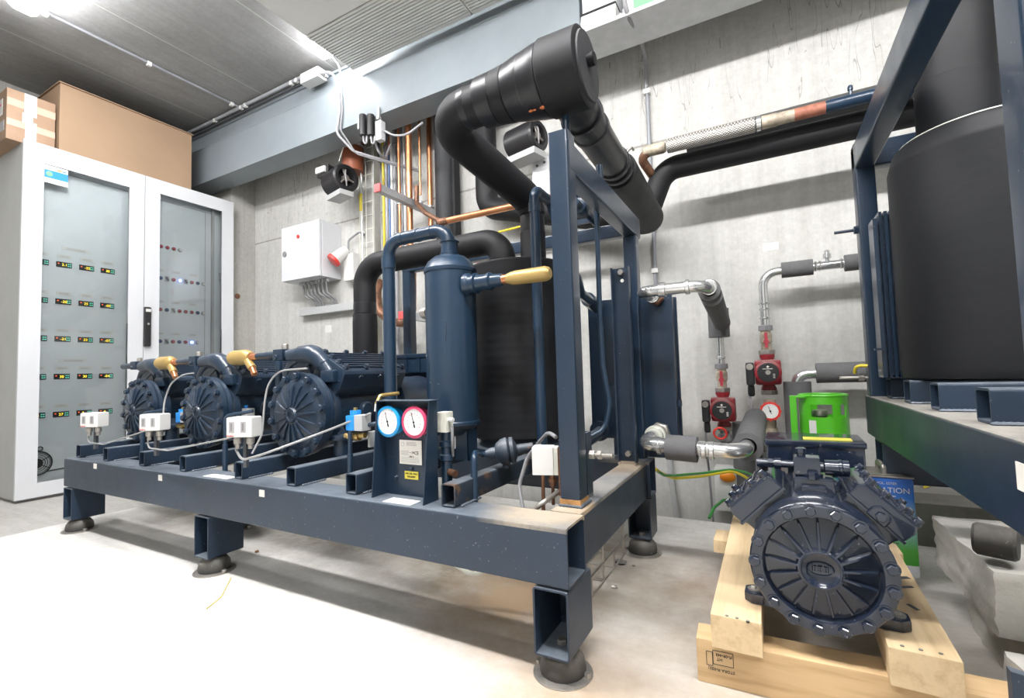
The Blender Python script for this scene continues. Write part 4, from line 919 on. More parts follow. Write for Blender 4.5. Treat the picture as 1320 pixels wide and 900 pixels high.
# ================================================================== PRESSURE SWITCHES
def kp(px, py, d, label, cables):
    c = V((0,0,CAMH)) + (RM.transposed() @ V(((px-660)/FPX,(py-450)/FPX,1)))*d
    t = thing('pressure_switch', label, 'switch box', (c.x,c.y,c.z-.034), 'white switch boxes on the skid tubes')
    W, H, Dp = .040, .029, .024
    rz = Matrix.Rotation(.38,4,'Z')
    def B(lo, hi, nm, mm, par=t, bv=0):
        m = MB().box(lo, hi)
        if bv: m.bevel(bv)
        m.xf(Matrix.Translation(c) @ rz); return m.build(nm, mm, par)
    b_ = B((-W,-Dp,-H),(W,Dp,H),'housing','white_plastic',t,.005)
    for x in (-.028,.008): 
        w_ = B((x-.002,-Dp-.0008,-.015),(x+.014,-Dp+.001,.016),'scale_window','ink_grey',t); B((x+.003,-Dp-.0014,-.010),(x+.008,-Dp-.0006,.012),'scale','grey_knob',w_)
    lg = text('lettering','Danfoss',.0070,'ink_red',t,(0,0,0),(1,0,0),(0,0,1))
    cc = c - V((c.x,c.y,c.z-.034)); lg.data.transform(Matrix.Translation(ORG[t.name]))
    lg.data.transform(Matrix.Translation(c) @ rz @ Matrix.Translation((-.037,-Dp-.0004,-.026)) @ Matrix.Rotation(0,4,'X'))
    lg.data.transform(Matrix.Translation(-ORG[t.name]))
    for x in (-.016,.024):
        f = MB().lathe([(.008,0),(.011,-.004),(.011,-.018),(.007,-.022),(.007,-.034)],(x,-.006,-H),(0,0,1),12); f.xf(Matrix.Translation(c) @ rz); f.build('bellows_fitting','steel_dull',t)
    m = MB().box((-.004,.0,-H-.09),(.006,.012,-H)); m.xf(Matrix.Translation(c) @ rz); m.build('bracket','dark_cable',t)
    return c, t
k1, _ = kp(122,541,1.90,'white twin switch box farthest left on the long skid, before the cabinet glass',0)
k2, _ = kp(200,544,1.66,'white twin switch box in front of the farthest compressor, middle of the three',0)
k3, _ = kp(315,550,1.37,'white twin switch box with a blue coil behind it, nearest of the three',0)
def cable(pts, r, m, name, label, R=.04): return tag(MB().tube(pts, r, R, seg=10).build(name, m), label, 'cable')
for kk, (e, ttl, mid) in {0:((k1),'farthest',None),1:((k2),'middle',None),2:((k3),'nearest',None)}.items():
    c = e; lo = c+V((-.01,0,-.085))
    if kk < 2:
        nx = (k2,k3)[kk]
        cable([c+V((-.025,-.01,-.065)), lo+V((-.01,-.015,-.005)), lo+V((.12,-.01,-.008)), V((nx.x-.06,nx.y-.01,nx.z-.035)) , V((nx.x-.03,nx.y+.05,nx.z-.01))], .0028, 'hose_grey', 'capillary_hose', 'grey hose running from the %s white switch box to its right-hand neighbour' % ttl)
    if kk: 
        top = A((0,262,404)[kk]-24, (0,472,486)[kk], y=1.02)
        pl_ = {1:((203,569),(210,540),(212,516),(220,494),(236,483),(250,481)), 2:((325,585),(338,560),(341,520),(345,495),(360,478),(396,475))}[kk]; ys_ = {1:(.93,.96,.98,.99,1.0,1.02), 2:(.93,.96,.97,.98,.99,1.01)}[kk]
        cable([A(*p_, y=y_) for p_, y_ in zip(pl_, ys_)], .0032, 'hose_grey', 'capillary_hose', 'pale hose arching up from the %s white switch box over the compressor cover' % ttl, .07)
cable([k3+V((-.025,-.01,-.065)), k3+V((.02,-.02,-.093)), k3+V((.12,-.02,-.070)), A(420,556,y=.96), A(478,533,y=1.0)], .0035, 'hose_grey', 'capillary_hose', 'straight hose rising from the nearest white switch box to the blue coil', .05)
# small dark pipe stubs rising out of the skid
for (x, zt_, mm), wh in (((-2.28,.50,0),'farthest'),((-1.70,.50,0),'middle'),((-1.08,.475,0),'nearest')):
    pipe('oil_pipe','thin dark blue pipe hooked at the top, rising in front of the %s compressor' % wh,'pipe',[('pipe','navy_pipe',[(x,.985,.345),(x,.985,zt_),(x+.09,1.03,zt_+.015)],.0062,.02),('sleeve','navy_pipe',[(x,.985,.30),(x,.985,.40)],.0085,0)],'thin oil pipes on the skid')
# solenoid valves (blue coils)
def coil(c, label, s=1.0):
    t = thing('solenoid_valve', label, 'valve', (c[0],c[1],c[2]-.04), 'blue coil valves')
    c = V(c)
    MB().box(c+V((-.028,-.02,-.022))*s, c+V((.004,.02,.022))*s).bevel(.003).build('blue_coil','blue_plastic',t)
    MB().cyl(c+V((-.008,0,.022))*s, c+V((-.008,0,.036))*s, .016*s).build('coil_cap','blue_plastic',t)
    MB().cyl(c+V((-.008,0,.036))*s, c+V((-.008,0,.044))*s, .006*s).build('top_nut','brass_bright',t)
    MB().box(c+V((.004,-.018,-.022))*s, c+V((.036,.018,.024))*s).bevel(.002).build('connector','grey_steel',t)
    MB().tube([c+V((-.05,0,-.040))*s, c+V((.03,0,-.036))*s], .008*s).hexbolt(c+V((-.035,0,-.04))*s,(1,0,0),.011*s,.012*s).lathe([(.012*s,0),(.013*s,.01*s),(.012*s,.02*s)], c+V((-.012,0,-.040))*s,(1,0,0),12).build('brass_body','brass_bright',t)
    return t
coil(A(461,545,y=1.0),'blue coil valve with brass body left of the gauge panel')
coil(A(316,534,y=1.16),'blue coil valve behind the nearest white switch box')
coil(A(237,538,y=1.14),'blue coil valve half hidden between the farthest and middle compressor')
MB_b = thing('contact_box','pale grey steel box tucked behind the left cheek of the gauge panel','box',(-.98,1.03,.45))
MB().box(A(474,577,y=1.03),A(486,555,y=1.06)).bevel(.002).build('box','grey_steel',MB_b)
bxx = thing('contact_box','small beige steel box behind the right cheek of the gauge panel','box',(-.73,1.0,.5))
c = A(572,544,y=.985); MB().box(c+V((-.012,-.012,-.026)),c+V((.016,.02,.026))).bevel(.002).build('box','cream_plastic',bxx); MB().cyl(c+V((.016,0,.006)),c+V((.030,0,.006)),.006).build('cable_gland','white_plastic',bxx)
cable([c+V((.026,0,-.01)),c+V((.026,0,-.05)),c+V((.012,.02,-.09))],.004,'grey_cable','braided_cable','short braided cable hanging from the small beige box')
v = thing('ball_valve','small dark blue upright valve with a capped side port, right of the gauge panel','valve',(-.70,1.0,ZT))
c = A(576,600,y=1.0); MB().lathe([(.014,0),(.014,.10),(.018,.102),(.018,.115),(.014,.117),(.014,.135),(.018,.137),(.018,.15),(.013,.152),(.015,.175),(.014,.20),(.008,.202)],(c.x,1.0,.30),(0,0,1),18).build('valve_body','navy_pipe',v)
MB().cyl((c.x+.012,.995,.372),(c.x+.035,.99,.370),.009).build('side_cap','copper_burnt',v)
# filter drier / ball shaped regulator on the last tube
rgl = thing('regulator_valve','rusty round dark blue regulator with hooked pipe on the rightmost cross tube','valve',(-.6,1.1,.37))
c = A(652,582,y=1.12); d_ = V((.85,.45,.12)).normalized()
MB().lathe([(.010,-.055),(.013,-.05),(.016,-.038),(.016,-.028),(.024,-.025),(.034,-.012),(.037,0),(.037,.006),(.030,.010),(.036,.013),(.036,.022),(.022,.028),(.014,.032),(.013,.075),(.010,.077)],c,d_,28).build('valve_body','navy_rusty',rgl)
MB().cyl(c+V((0,0,-.03)),(c.x,c.y,.366),.010).build('foot','navy_rusty',rgl)
e = c-d_*.05; MB().tube([e,e-d_*.02,V((A(617,610,y=1.02).x,1.0,.425)),V((A(616,640,y=1.0).x,.985,.30))],.0085,.025).build('inlet_pipe','navy_pipe',rgl)
# fourth switch box near the upright
c = A(702,592,y=1.06)
t = thing('pressure_switch','cream white switch box with brown copper fitting, left of the near upright','switch box',(c.x,c.y,c.z-.03))
rz = Matrix.Translation(c) @ Matrix.Rotation(.30,4,'Z')
m = MB().box((-.028,-.022,-.035),(.024,.022,.032)).bevel(.002); m.xf(rz); m.build('housing','white_plastic',t)
m = MB().box((.024,-.018,-.035),(.034,.02,.030)); m.xf(rz); m.build('cover_side','cream_plastic',t)
m = MB().box((.034,-.014,-.085),(.044,.02,.026)); m.xf(rz); m.build('bracket','copper_burnt',t)
m = MB().cyl((.018,0,-.035),(.018,0,-.065),.008).hexbolt((.018,0,-.055),(0,0,1),.011,.010).tube([(.018,0,-.065),(.018,.0,-.11)],.004).tube([(-.004,-.01,-.035),(-.006,-.01,-.16)],.0045); m.xf(rz); m.build('copper_fitting','copper_burnt',t)
cable([c+V((-.02,.02,.03)),c+V((-.07,.05,.0)),c+V((-.09,.03,-.08)),c+V((-.06,0,-.15))],.005,'grey_cable','power_cable','grey cable curving down behind the cream switch box',.05)
cable([c+V((.02,.03,.05)),c+V((-.01,.05,.06)),c+V((-.05,.08,.03)),c+V((-.09,.10,-.02))],.005,'grey_cable','power_cable','grey cable arching over the top of the cream switch box',.04)
pipe('tube_run','bright thin pipe slanting down from the cream switch box bracket to the floor','pipe',[('pipe','steel_dull',[c+V((.035,.02,-.075)),A(700,648,y=.99),A(660,680,y=.99)],.006,.02)])
# wire basket / tray below the side beam
wt = thing('wire_tray','small galvanised wire basket tray hanging under the right end of the skid','wire tray',(-.45,1.35,.04))
m = MB()
for y in (1.16,1.26,1.36,1.46): m.tube([(-.56,y,.10),(-.56,y,.05),(-.42,y,.05),(-.42,y,.10)],.003,.006,seg=8)
for x, z in ((-.56,.05),(-.50,.05),(-.42,.05),(-.42,.10)): m.tube([(x,1.14,z),(x,1.50,z)],.003,seg=8)
m.tube([(-.42,1.26,.10),(-.42,1.26,.21)],.0035,seg=8); m.tube([(-.42,1.46,.10),(-.42,1.46,.21)],.0035,seg=8)
m.build('wires','steel_dull',wt)
cable([(-2.3,1.35,.19),(-2.2,1.3,.10),(-2.05,1.2,.06),(-1.9,1.15,.10),(-1.8,1.15,.19)],.011,'grey_cable','hanging_cable','grey cable sagging below the front beam at its left part',.1)
cable([(-.86,1.12,.19),(-.80,1.06,.12),(-.70,1.04,.10),(-.6,1.05,.15),(-.56,1.05,.19)],.006,'cream_plastic','hanging_cable','pale cable sagging below the front beam at its right part',.06)
bk = MB().lathe([(.04,.0),(.045,.005),(.045,.095),(.04,.1)],(-1.83,1.15,.095),(0,0,1),20).build('drip_cup','rubber'); tag(bk,'black round cup hanging under the skid behind the middle foot','cup')
# cables from the nearest compressor's terminal box
cable([(-1.20,1.50,.70),(-1.10,1.50,.70),(-1.0,1.52,.62),(-.97,1.52,.45),(-.97,1.5,.36)],.012,'light_cable','motor_cable','pale thick motor cable arching from the nearest compressor down behind the slim cylinder',.08)
cable([(-1.20,1.54,.68),(-1.12,1.54,.68),(-1.02,1.56,.60),(-1.0,1.56,.45),(-1.0,1.54,.36)],.009,'light_cable','motor_cable','second pale motor cable beside the thick one behind the slim cylinder',.08)
# ================================================================== BACK WALL, LEFT PART
wb2 = thing('wall_enclosure','white steel wall box with red lamp and round lock on the back wall','electrical box',(-3.02,2.4,1.37))
MB().box((-3.238,2.325,1.372),(-2.812,2.498,1.79)).bevel(.004).build('box','white_steel',wb2)
wd = MB().box((-3.238,2.30,1.374),(-2.815,2.321,1.788)).bevel(.004).build('door','white_steel',wb2)
c = A(384.5,305,y=2.298); MB().lathe([(.014,0),(.014,.006),(.008,.010)],c,(0,-1,0),18).build('red_lamp','red_plastic',wd)
c = A(367,328,y=2.298); MB().lathe([(.022,0),(.022,.004),(.006,.005)],c,(0,-1,0),20).build('lock','grey_knob',wd)
gl = MB()
for k in range(8): gl.lathe([(.014,0),(.016,-.006),(.016,-.018),(.010,-.026)],(-3.14+.042*k,2.40,1.372),(0,0,1),12)
gl.build('cable_gland_row','grey_steel',wb2)
for k,(x1) in enumerate((-3.06,-3.03,-3.01,-2.98,-2.88,-2.85,-2.83)):
    x0_ = -3.14+.042*(k+.5)
    cable([(x0_,2.40,1.348),(x0_,2.41,1.27),(x1,2.46,1.22),(x1,2.475,1.175)],.007,'grey_cable','box_cable','one of the thin grey cables between the white wall box and the trunking',.03)['group'] = 'cables under the wall box'
tr = thing('cable_trunking','flat grey plastic trunking fixed level on the wall under the white wall box','trunking',(-2.9,2.48,1.12))
MB().box((-3.225,2.44,1.122),(-2.35,2.499,1.178)).bevel(.003).build('duct','grey_steel',tr)
sk_ = thing('power_socket','white angled industrial wall socket with red cap right of the white wall box','socket',(-2.6,2.45,1.4))
c = A(453,345,y=2.46)
MB().box(c+V((-.05,-.03,-.10)),c+V((.05,.038,.10))).bevel(.006).build('housing','white_plastic',sk_)
c2 = A(438,345,y=2.36); d_ = V((-.35,-.55,-.62)).normalized(); tp_ = A(447,322,y=2.44)
MB().lathe([(.034,0),(.040,.03),(.045,.11),(.045,.115)],tp_,d_,22).build('plug_sleeve','white_plastic',sk_)
MB().lathe([(.052,0),(.054,.01),(.050,.025),(.01,.028)],V(tp_)+d_*.115,d_,22).build('red_cap','red_plastic',sk_)
MB().tube([A(449,330,y=2.45),A(449,310,y=2.45),A(463,299,y=2.46),A(470,303,y=2.47)],.008,.03,seg=12).build('hook_cable','grey_cable',sk_)
for (px, py), nm in (((423.5,424),'small white paper label on the wall below the grey trunking'),((993.5,318),'small white handwritten paper label on the wall left of the right-hand post')):
    c = A(px,py,y=2.499); w_ = .035 if px < 500 else .032
    tag(MB().box(c+V((-w_,-.0012,-.028 if px<500 else -.018)),c+V((w_,0,.028 if px<500 else .018))).build('wall_label','white_plastic'),nm,'label')
tag(MB().cyl(A(306,382,x=-3.874),A(306,382,x=-3.874)+V((.004,0,0)),.022).build('wall_plug_hole','copper_burnt'),'round rusty tie hole in the narrow wall beside the cabinet','hole')
# fans
def fan(cpx, cpy, y, r, label, L=.2):
    c = A(cpx,cpy,y=y); t = thing('duct_fan',label,'fan',c+V((0,0,-r)),'black duct fans on the wall')
    a = V((1,-.25,0)).normalized()
    MB().lathe([(r-.012,0),(r,.01),(r,L-.012),(r-.01,L),(r-.03,L),(r-.035,L-.012),(.045,L-.05),(.02,L-.05)],c-a*L*.6,a,36).build('drum','black_plastic',t)
    o_ = c+a*(L*.4-.02)
    m = MB()
    for k in range(3):
        q = V((0,0,1)); rot = Matrix.Rotation(k*2.094+.3,3,a); dv = rot @ q
        m.tube([o_, o_+dv*(r-.02)],.007,seg=8)
    m.cyl(o_-a*.02,o_+a*.01,.022).build('spider','steel_dull',t)
    MB().tube([o_+V((0,0,r-.03)),o_+V((.02,-.02,.02)),o_+V((.01,0,-r+.04))],.005,.03,seg=8).build('inner_wire','ink_grey',t)
    MB().box(c+V((-.11,-.05,-r-.03)),c+V((.08,.05,-r+.004)),Matrix.Rotation(-.24,3,'Z')).build('bracket','grey_steel',t)
    return c, t
c, t = fan(440,233,2.27,.095,'black duct fan below the terracotta pipe, left of the copper pipes')
MB().box(c+V((-.16,-.085,.055)),c+V((-.07,-.07,.095))).build('label_plate','white_plastic',t)
MB().box(c+V((-.165,-.07,.03)),c+V((-.05,.05,.105))).bevel(.004).build('terminal_cover','black_plastic',t)
c2, t2 = fan(681,180,2.27,.085,'black duct fan on a white bracket behind the near upright top')
MB().box(c2+V((-.01,.06,-.42)),c2+V((.09,.075,-.09))).build('wall_bracket','white_steel',t2)
for z in (-.13,-.13): MB().cyl(c2+V((.02,.06,-.13)),c2+V((.02,.055,-.13)),.007).cyl(c2+V((.065,.06,-.12)),c2+V((.065,.055,-.12)),.007).build('bracket_bolt','steel_dull',t2)
MB().box(c2+V((-.14,.02,-.09)),c2+V((-.10,.08,.06))).build('side_plate','white_plastic',t2)
tp2 = thing('soil_pipe','terracotta plastic pipe with steel clamp coming down from the beam above the duct fan','pipe',(-2.4,2.3,2.1))
cx_ = A(445,200,y=2.33); MB().lathe([(.075,-.14),(.075,.06),(.083,.065),(.083,.09),(.078,.095),(.078,.60)],(cx_.x,2.40,cx_.z+.04),(0,0,1),28).build('pipe','terracotta',tp2)
MB().torus((cx_.x,2.40,cx_.z+.08),(0,0,1),.085,.007).hexbolt((cx_.x+.09,2.37,cx_.z+.08),(1,0,0),.01,.02).build('clamp','galv',tp2)
MB().tube([A(445,182,y=2.28),A(437,208,y=2.26)],.004).build('tie_rod','cream_plastic',tp2)
# twin black devices on the beam edge
tw = thing('surge_arrester','pair of black upright capsules with a white switch box clamped to the beam edge','device',(-2.0,2.27,2.3))
for px in (468,478):
    c = A(px,162,y=2.075); MB().lathe([(.018,-.068),(.0235,-.064),(.0235,.064),(.020,.068),(.01,.071)],c,(0,0,1),20).build('capsule','black_plastic',tw)
    MB().tube([c+V((0,0,-.068)),c+V((.005,0,-.11)),c+V((.028,0,-.122)),c+V((.032,0,-.075))],.006,.02,seg=10).build('loop_cable','light_cable',tw)
c = A(488,168,y=2.06); MB().box(c+V((-.018,-.01,-.064)),c+V((.028,.03,.055))).bevel(.004).build('switch_box','white_steel',tw)
c = A(488,148,y=2.09); MB().box(c+V((-.006,-.006,-.03)),c+V((.01,.006,.045))).cyl(c+V((0,-.01,-.02)),c+V((.0,.01,-.02)),.012).build('beam_clamp','galv',tw)
MB().box(A(462,152,y=2.098)+V((-.006,-.004,-.01)),A(470,168,y=2.098)+V((0,.0,.02))).build('mount_plate','grey_steel',tw)
cable([A(494,168,y=2.07),A(508,175,y=2.06),A(525,174,y=2.06),A(545,158,y=2.06)],.006,'light_cable','loop_cable','pale cable looping from the capsule switch box towards the big black pipe',.15)
cable([A(482,180,y=2.08),A(490,200,y=2.14),A(497,204,y=2.22),A(503,187,y=2.32),A(511,184,y=2.42)],.008,'light_cable','loop_cable','thick pale cable bending under the black capsules to the copper pipes',.06)
cable([A(495,204,y=2.36),A(494,190,y=2.40),A(500,177,y=2.44)],.007,'light_cable','loop_cable','thin grey cable crossing behind the thick pale loop',.04)
# wire ladder & vertical cables on the wall
ld = thing('cable_ladder','galvanised wire mesh cable tray running down the wall left of the copper pipes','cable tray',(-2.4,2.46,.1))
m = MB(); xL, xR = A(463,230,y=2.46).x, A(489,230,y=2.46).x
for f_ in (0,.33,.66,1.0): m.tube([(xL+(xR-xL)*f_,2.46,0.0),(xL+(xR-xL)*f_,2.46,2.65)],.003,seg=6)
for k in range(26): m.tube([(xL-.005,2.462,.1+.1*k),(xR+.005,2.462,.1+.1*k)],.003,seg=6)
m.build('wire_mesh','cream_plastic',ld)
MB().box((xR,2.40,0),(xR+.006,2.46,2.65)).build('side_rail','galv',ld)
cl_ = [(466,'white_cable',.006,'thin white cable on the left edge of the wire mesh tray'),(494,'yellow_cable',.009,'yellow cable running straight down the wall between white and blue ones'),
 (498,'light_cable',.011,'pale cable immediately right of the yellow one'),(501.5,'blue_cable',.006,'blue cable on the wall beside the pale bundle'),(505,'white_cable',.011,'thick white cable right of the blue one'),(509,'light_cable',.012,'thick pale grey cable left of the first thin copper pipe'),(518,'grey_cable',.008,'grey cable between the first two copper pipes'),(521,'white_cable',.007,'white cable beside the widest copper pipe')]
for px, mm, r, lb_ in cl_:
    x = A(px,230,y=2.45).x; cable([(x,2.45,-.19),(x,2.45,1.2),(x+.004,2.448,1.7),(x,2.45,2.6995)],r,mm,'wall_cable',lb_,.3)
cable([A(457,190,y=2.38),A(463,205,y=2.43),A(466,232,y=2.44),A(465,262,y=2.44),A(467,300,y=2.44)],.006,'white_cable','hanging_cable','white cable with a yellow sleeve hanging beside the left duct fan',.1)
c = A(465,262,y=2.435); tag(MB().tube([A(465,250,y=2.437),A(465,272,y=2.437)],.011,seg=12).build('yellow_tag','yellow_cable'),'short yellow sleeve on the white cable beside the left duct fan','cable sleeve')
cable([A(487,150,y=2.44),A(487,210,y=2.45)],.012,'dark_cable','dark_cable','short dark cable above the wire mesh tray')
cable([A(500,200,y=2.44),A(503,170,y=2.45)],.008,'orange_cable','orange_cable','short orange cable behind the pale loops')
# copper risers held by the strut rail
xs = -1.93
def riser(px, r, mat_, top, bot, label, clampz=None):
    p = A(px,230,x=xs); yy_ = max(p.y, 2.31); xs_ = A(px,230,y=yy_).x if p.y < 2.31 else xs; p = V((xs_,yy_,0)); t = thing('copper_pipe',label,'pipe',(xs_,p.y,bot),'copper risers at the strut rail')
    MB().tube([(xs_,p.y,bot),(xs_,p.y,top)],r,seg=16).build('pipe',mat_,t)
    zc_ = 1.745 if clampz is None else clampz
    MB().lathe([(r+.001,0),(r+.007,0),(r+.007,.014),(r+.001,.014)],(xs_,p.y,zc_),(0,0,1),20).hexbolt((xs_+r+.006,p.y,zc_+.007),(1,0,0),.006,.012).hexbolt((xs_-r-.006,p.y,zc_+.007),(-1,0,0),.006,.012).build('clamp','galv',t)
riser(514.5,.009,'copper',2.6995,1.45,'thin copper riser, first from the left at the strut rail')
riser(527.5,.0195,'copper',2.6995,1.40,'widest copper riser, second from the left at the strut rail')
riser(541.5,.008,'copper',2.6995,1.80,'thin copper riser between the two wide ones')
riser(554,.0165,'copper',2.6995,1.62,'wide copper riser, farthest right at the strut rail')
def rail(pn, pf, x, label):
    n_, f_ = A(*pn,x=x), A(*pf,x=x); z = (n_.z+f_.z)/2
    t = thing('strut_rail',label,'rail',(x,f_.y,z),'red-capped strut rails')
    ye = 2.499
    MB().box((x-.02,n_.y+.004,z-.022),(x+.02,ye,z-.018)).box((x-.02,n_.y+.004,z-.018),(x-.017,ye,z+.02)).box((x+.017,n_.y+.004,z-.018),(x+.02,ye,z+.02)).box((x-.02,n_.y+.004,z+.018),(x-.009,ye,z+.021)).box((x+.009,n_.y+.004,z+.018),(x+.02,ye,z+.021)).build('channel','galv',t)
    MB().box((x-.023,n_.y-.008,z-.025),(x+.023,n_.y+.006,z+.024)).bevel(.004).build('end_cap','cap_red',t)
rail((487,238),(557,278),-1.93,'galvanised strut rail with a pink-red end cap carrying the copper pipes')
rail((518,402),(558,416),-1.93,'lower galvanised strut rail with a red end cap, behind the left rear upright')
rail((620,338),(640,345),-1.30,'short strut rail end with a red cap seen beside the black elbow pipe')
# long horizontal copper line
yc = 2.05
q1, q2, q3 = A(537,247,y=yc+.12), A(538,262,y=yc+.08), A(556,287,y=yc)
cu = thing('copper_pipe','long horizontal copper pipe crossing behind the black suction pipe','pipe',q3)
MB().tube([A(537,240,x=-1.86),A(537,262,x=-1.86),A(549,275,y=yc+.03),V((A(572,286,y=yc).x,yc,A(572,288,y=yc).z))],.014,.03,seg=16).build('burnt_elbow','copper_burnt',cu)
zc = A(620,275,y=yc).z
MB().tube([(A(566,288,y=yc).x,yc,zc-.0),(A(790,262,y=yc).x,yc,zc)],.0175,seg=18).build('pipe','copper',cu)
MB().lathe([(.0195,0),(.0215,.01),(.0195,.06)],(A(566,288,y=yc).x,yc,zc),(1,0,0),16).build('burnt_joint','copper_burnt',cu)
cable([A(770,267,y=2.3),A(640,300,y=2.3)],.006,'yellow_cable','yellow_cable','thin yellow cable passing behind the near upright above the rear rail')
ub = thing('copper_pipe','burnt copper U-bend below the rear rail, left of the slim cylinder','pipe',(-2,2.3,1.1))
MB().tube([A(490,360,y=2.3),A(486,375,y=2.3),A(487,400,y=2.3),A(505,416,y=2.3),A(527,416,y=2.3),A(531,400,y=2.3),A(531,352,y=2.3)],.028,.06,seg=18).build('bend','copper_burnt',ub)
# insulated wall risers
iw = thing('insulated_pipe','smooth dark grey insulated riser on the wall between copper pipes and the black filter','pipe',(-1.7,2.42,1.5))
x = A(574,230,y=2.42).x; MB().tube([(x,2.42,1.40),(x,2.42,2.6995)],.066,seg=28).build('sleeve','foam_grey' if False else 'foam_dusty',iw)
MB().box((x+.065,2.40,1.4),(x+.085,2.46,2.6995)).build('seam','foam',iw)
# ================================================================== BACK WALL, RIGHT PART
cdt = thing('wall_conduit','thin grey conduit dropping down the back wall from the high shelf','conduit',(-.5,2.48,1.2))
MB().tube([A(805,0,y=2.05),A(808,18,y=2.05),A(826,50,y=2.28),A(833,78,y=2.46),A(833,118,y=2.485)],.010,.05,seg=10).build('flexible_cable','grey_cable',cdt)
xc = A(836,160,y=2.485).x; MB().tube([(xc,2.485,A(834,118,y=2.485).z),(xc,2.485,A(850,368,y=2.485).z)],.010,seg=12).build('rigid_tube','conduit_grey',cdt)
for py in (117,350): MB().box(V((xc-.016,2.47,A(840,py,y=2.485).z-.012)),V((xc+.016,2.499,A(840,py,y=2.485).z+.012))).build('clip','white_plastic',cdt)
c2_ = thing('wall_conduit','grey conduit on the wall reaching the floor behind the long skid right end','conduit',(-.4,2.485,.1))
xx = A(865,620,y=2.485).x; MB().tube([(xx,2.485,.72),(xx,2.485,.08),(xx+.03,2.485,-.19)],.013,.05,seg=12).build('rigid_tube','grey_steel',c2_)
# horizontal refrigerant lines on brackets
h1 = thing('flexible_hose','braided metal hose with rusty copper elbow joined to a dark blue line','hose',(-.3,2.13,1.59))
yh = 2.13; zh = A(985,158,y=yh).z
X_ = lambda px, py=150: A(px,py,y=yh).x
MB().tube([A(850,238,y=2.28),A(838,222,y=2.2),V((X_(825,200),yh,zh-.02)),V((X_(840,195),yh,zh))],.020,.03,seg=18).build('copper_elbow','copper_burnt',h1)
MB().lathe([(.021,0),(.025,.004),(.025,X_(858)-X_(829)-.01),(.021,X_(858)-X_(829))],(X_(829,195),yh,zh),(1,0,0),20).build('soldered_end','flux_pipe',h1)
MB().lathe([(.028,0),(.030,.005),(.030,X_(975)-X_(860)-.005),(.028,X_(975)-X_(860))],(X_(860,190),yh,zh),(1,0,0),28).build('braided_sleeve','braid',h1)
MB().lathe([(.032,0),(.032,.016)],(X_(975,160),yh,zh),(1,0,0),24).build('ferrule','steel',h1)
MB().lathe([(.026,0),(.026,.05),(.024,.055),(.023,X_(1026)-X_(982))],(X_(982,158),yh,zh),(1,0,0),20).build('soldered_end','flux_pipe',h1)
MB().cyl((X_(1024,150),yh,zh),(X_(1066,140),yh,zh),.0235).build('rusty_tube','red_flux',h1)
MB().cyl((X_(1064,140),yh,zh),(.72,yh,zh),.024).build('blue_tube','navy_pipe',h1)
MB().lathe([(.034,0),(.036,.006),(.036,.09),(.033,.095)],(X_(1136,125),yh,zh),(1,0,0),24).box((X_(1140,125),yh-.045,zh-.035),(X_(1148,125),yh-.03,zh-.02)).build('coupling','navy_pipe',h1)
MB().lathe([(.006,0),(.006,.02),(.009,.022),(.009,.034),(.006,.04)],(X_(1097,130),yh,zh+.02),(0,0,1),12).build('service_port','navy_pipe',h1)
h2 = thing('insulated_pipe','long black insulated pipe running level below the braided hose and elbowing downwards','pipe',(-.3,2.2,1.55))
zb2 = A(1100,168,y=2.24).z+.018
MB().tube([(.75,2.24,zb2),(A(856,216,y=2.24).x,2.24,zb2-.005),A(838,268,y=2.24)],.052,.10,seg=24,n=12).build('sleeve','foam',h2)
h3 = thing('insulated_pipe','dusty grey-black insulated pipe nearest the wall, behind the braided hose','pipe',(.2,2.38,1.7))
zz3 = A(1100,118,y=2.38).z-.045; MB().tube([(.8,2.38,zz3),(A(985,150,y=2.38).x,2.38,zz3-.003),(A(885,180,y=2.38).x,2.38,zz3-.01)],.045,0,seg=24).build('sleeve','foam_dusty',h3)
